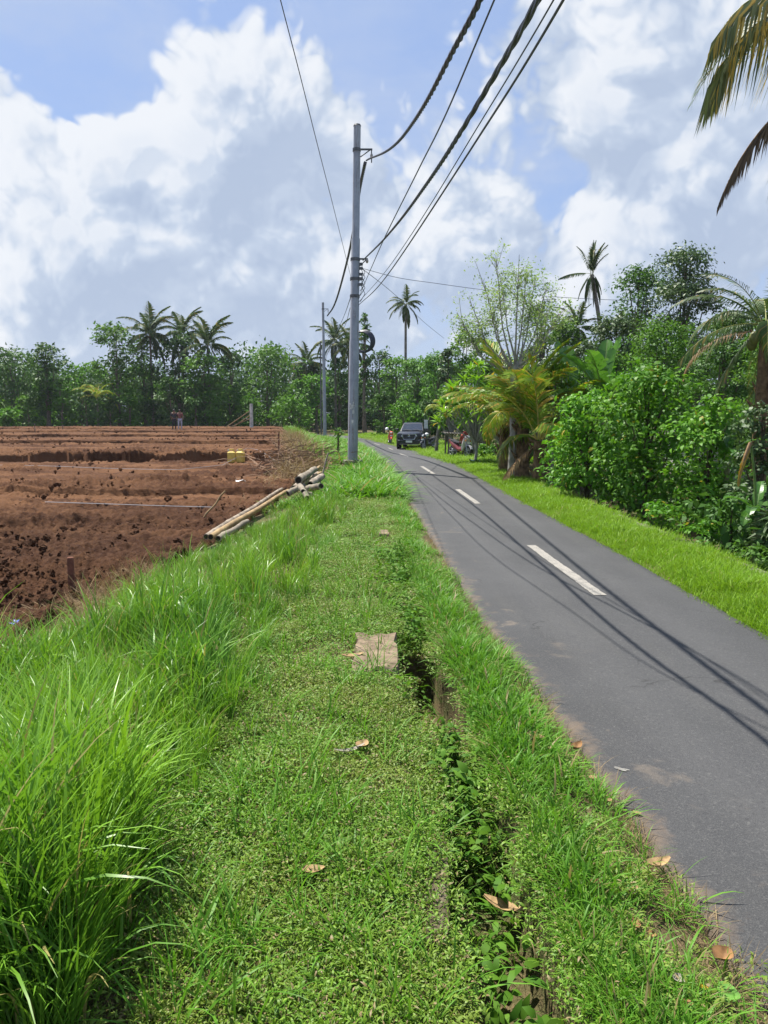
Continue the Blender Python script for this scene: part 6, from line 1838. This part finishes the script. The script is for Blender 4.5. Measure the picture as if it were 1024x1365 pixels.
def fallen(label, u, v, L, W, rz, mi, curl=.25, z=None, tilt=0.0):
    p = gp(u, v, .06)
    zz = zr_top(p.x, p.y) if p.x > float(xl(p.y)) else zg(p.x, p.y) + (.045 if z is None else z)
    p = gp(u, v, zz)
    m = MB(); n = 8; rings = []
    for i in range(n + 1):
        t_ = i / n; w_ = W * .5 * (math.sin(math.pi * min(.98, .04 + t_ * .95)) ** .8) + .001
        x = (t_ - .5) * L; zc = curl * L * (t_ - .5) ** 2 * 2
        rings.append([(x, -w_, zc + curl * w_ * 1.4), (x, -w_ * .5, zc + curl * w_ * .35), (x, 0, zc), (x, w_ * .5, zc + curl * w_ * .4), (x, w_, zc + curl * w_ * 1.5)])
    m.loft(rings, closed=False, caps=False)
    o = m.build('fallen_leaf', DRY[mi], None, smooth=True, loc=(p.x, p.y, zz + .008)); o.rotation_euler = (tilt, 0, rz)
    prop(o, label, 'leaf', 'fallen leaves beside the road')
fallen('curled brown leaf lying on the dusty road edge near the bottom right', 963, 1281, .075, .062, .6, 0, .5)
fallen('fresh green heart-shaped leaf at the bottom right on the earth', 968, 1328, .075, .085, -.4, 2, .1)
fallen('bright yellow petal beside the green leaf', 938, 1321, .03, .016, -.5, 3, .3)
fallen('tan dry leaf at the ragged asphalt edge halfway down the verge', 876, 1156, .115, .05, .3, 1, .4)
fallen('small yellowish leaf lying alone on the asphalt', 848, 1086, .05, .018, -.6, 1, .3)
fallen('long tan leaf lying in the grass over the ditch', 672, 1212, .17, .055, -.55, 1, .25, .10)
fallen('brown leaf in the bare patch between ditch and road', 710, 986, .16, .07, -.9, 1, .35)
fallen('dark brown leaf at the road edge beyond the bare patch', 768, 1000, .10, .05, .8, 0, .5)
fallen('pale tan leaf curling up on the lawn', 483, 997, .09, .06, 1.1, 1, .4)
fallen('grey twisted dry leaf beside the pale tan one on the lawn', 466, 1003, .16, .03, .45, 4, .3)
fallen('tan leaf on the lawn below the tall grass', 416, 1164, .09, .045, .1, 1, .3)
fallen('dry leaf in front of the concrete slab', 470, 877, .16, .06, .3, 1, .3)
for lab, u, v in (('scrap of dry leaf on the earth left of the curled brown leaf', 868, 1250), ('scrap of dry leaf just behind the one left of the curled brown leaf', 848, 1236), ('scrap of dry leaf in the thin grass left of the yellow petal', 905, 1310), ('scrap of dry leaf at the asphalt edge below the lone yellowish leaf', 812, 1070), ('scrap of dry leaf at the grass edge beside the white paint spot', 790, 1040), ('scrap of dry leaf in the grass left of the tan asphalt-edge leaf', 842, 1190), ('scrap of dry leaf at the bottom border below the yellow petal', 918, 1342), ('scrap of dry leaf lying in the verge grass well left of the asphalt', 795, 1180)):
    fallen(lab, u, v, random.uniform(.03, .06), random.uniform(.02, .035), random.uniform(0, 6), random.choice((0, 1, 4)), .35)
# rubbish
def rag(label, p, s, col, name='plastic_scrap'):
    r = np.random.default_rng(int(p.y * 100)); n = 7; g_ = np.linspace(-1, 1, n); X, Y_ = np.meshgrid(g_, g_)
    Z = .25 * r.normal(0, 1, X.shape); Z = (Z + np.roll(Z, 1, 0) + np.roll(Z, 1, 1)) / 2
    V = np.stack([X * s * (1 + .2 * Z), Y_ * s * .7, (Z + .35) * s * .55], -1).reshape(-1, 3)
    o = link(name, mesh_np(name, V, [grid_faces(n, n)], plain('scrap_%d' % int(p.y * 10), col, .4, vary=.2), smooth=True), None, p)
    prop(o, label, 'litter')
rag('crumpled pale plastic scrap on the left road edge before the pole', fp(521, 655, .03), .22, (.55, .50, .40))
rag('blue plastic scrap in the dry grass at the left border', fp(14, 832, .03), .08, (.08, .12, .40))
rag('white crumpled paper on the soil of the middle bed', fp(321, 642, .06), .12, (.6, .6, .6))
rag('small white scrap by the road edge right of the crumpled plastic', fp(533, 661, .03), .10, (.65, .62, .55))
rag('dark blue rag in the grass right of the red and white motorcycle', fp(633, 615, .05), .22, (.05, .10, .20))

# ------------------------------------------------------------------ air: thin moist haze
def haze():
    m_, k = new_mat('haze_air')
    out = k.n('ShaderNodeOutputMaterial'); v = k.n('ShaderNodeVolumePrincipled')
    v.inputs['Color'].default_value = (.80, .89, 1.0, 1); v.inputs['Density'].default_value = HAZE; v.inputs['Anisotropy'].default_value = .35
    wt_ = m_.node_tree.links.new(v.outputs[0], out.inputs['Volume'])
    m = MB(); m.box((0, 2470, 9.5), (8300, 5200, 22)); prop(m.build('haze', m_), kind='stuff')
HAZE = .0002
haze()
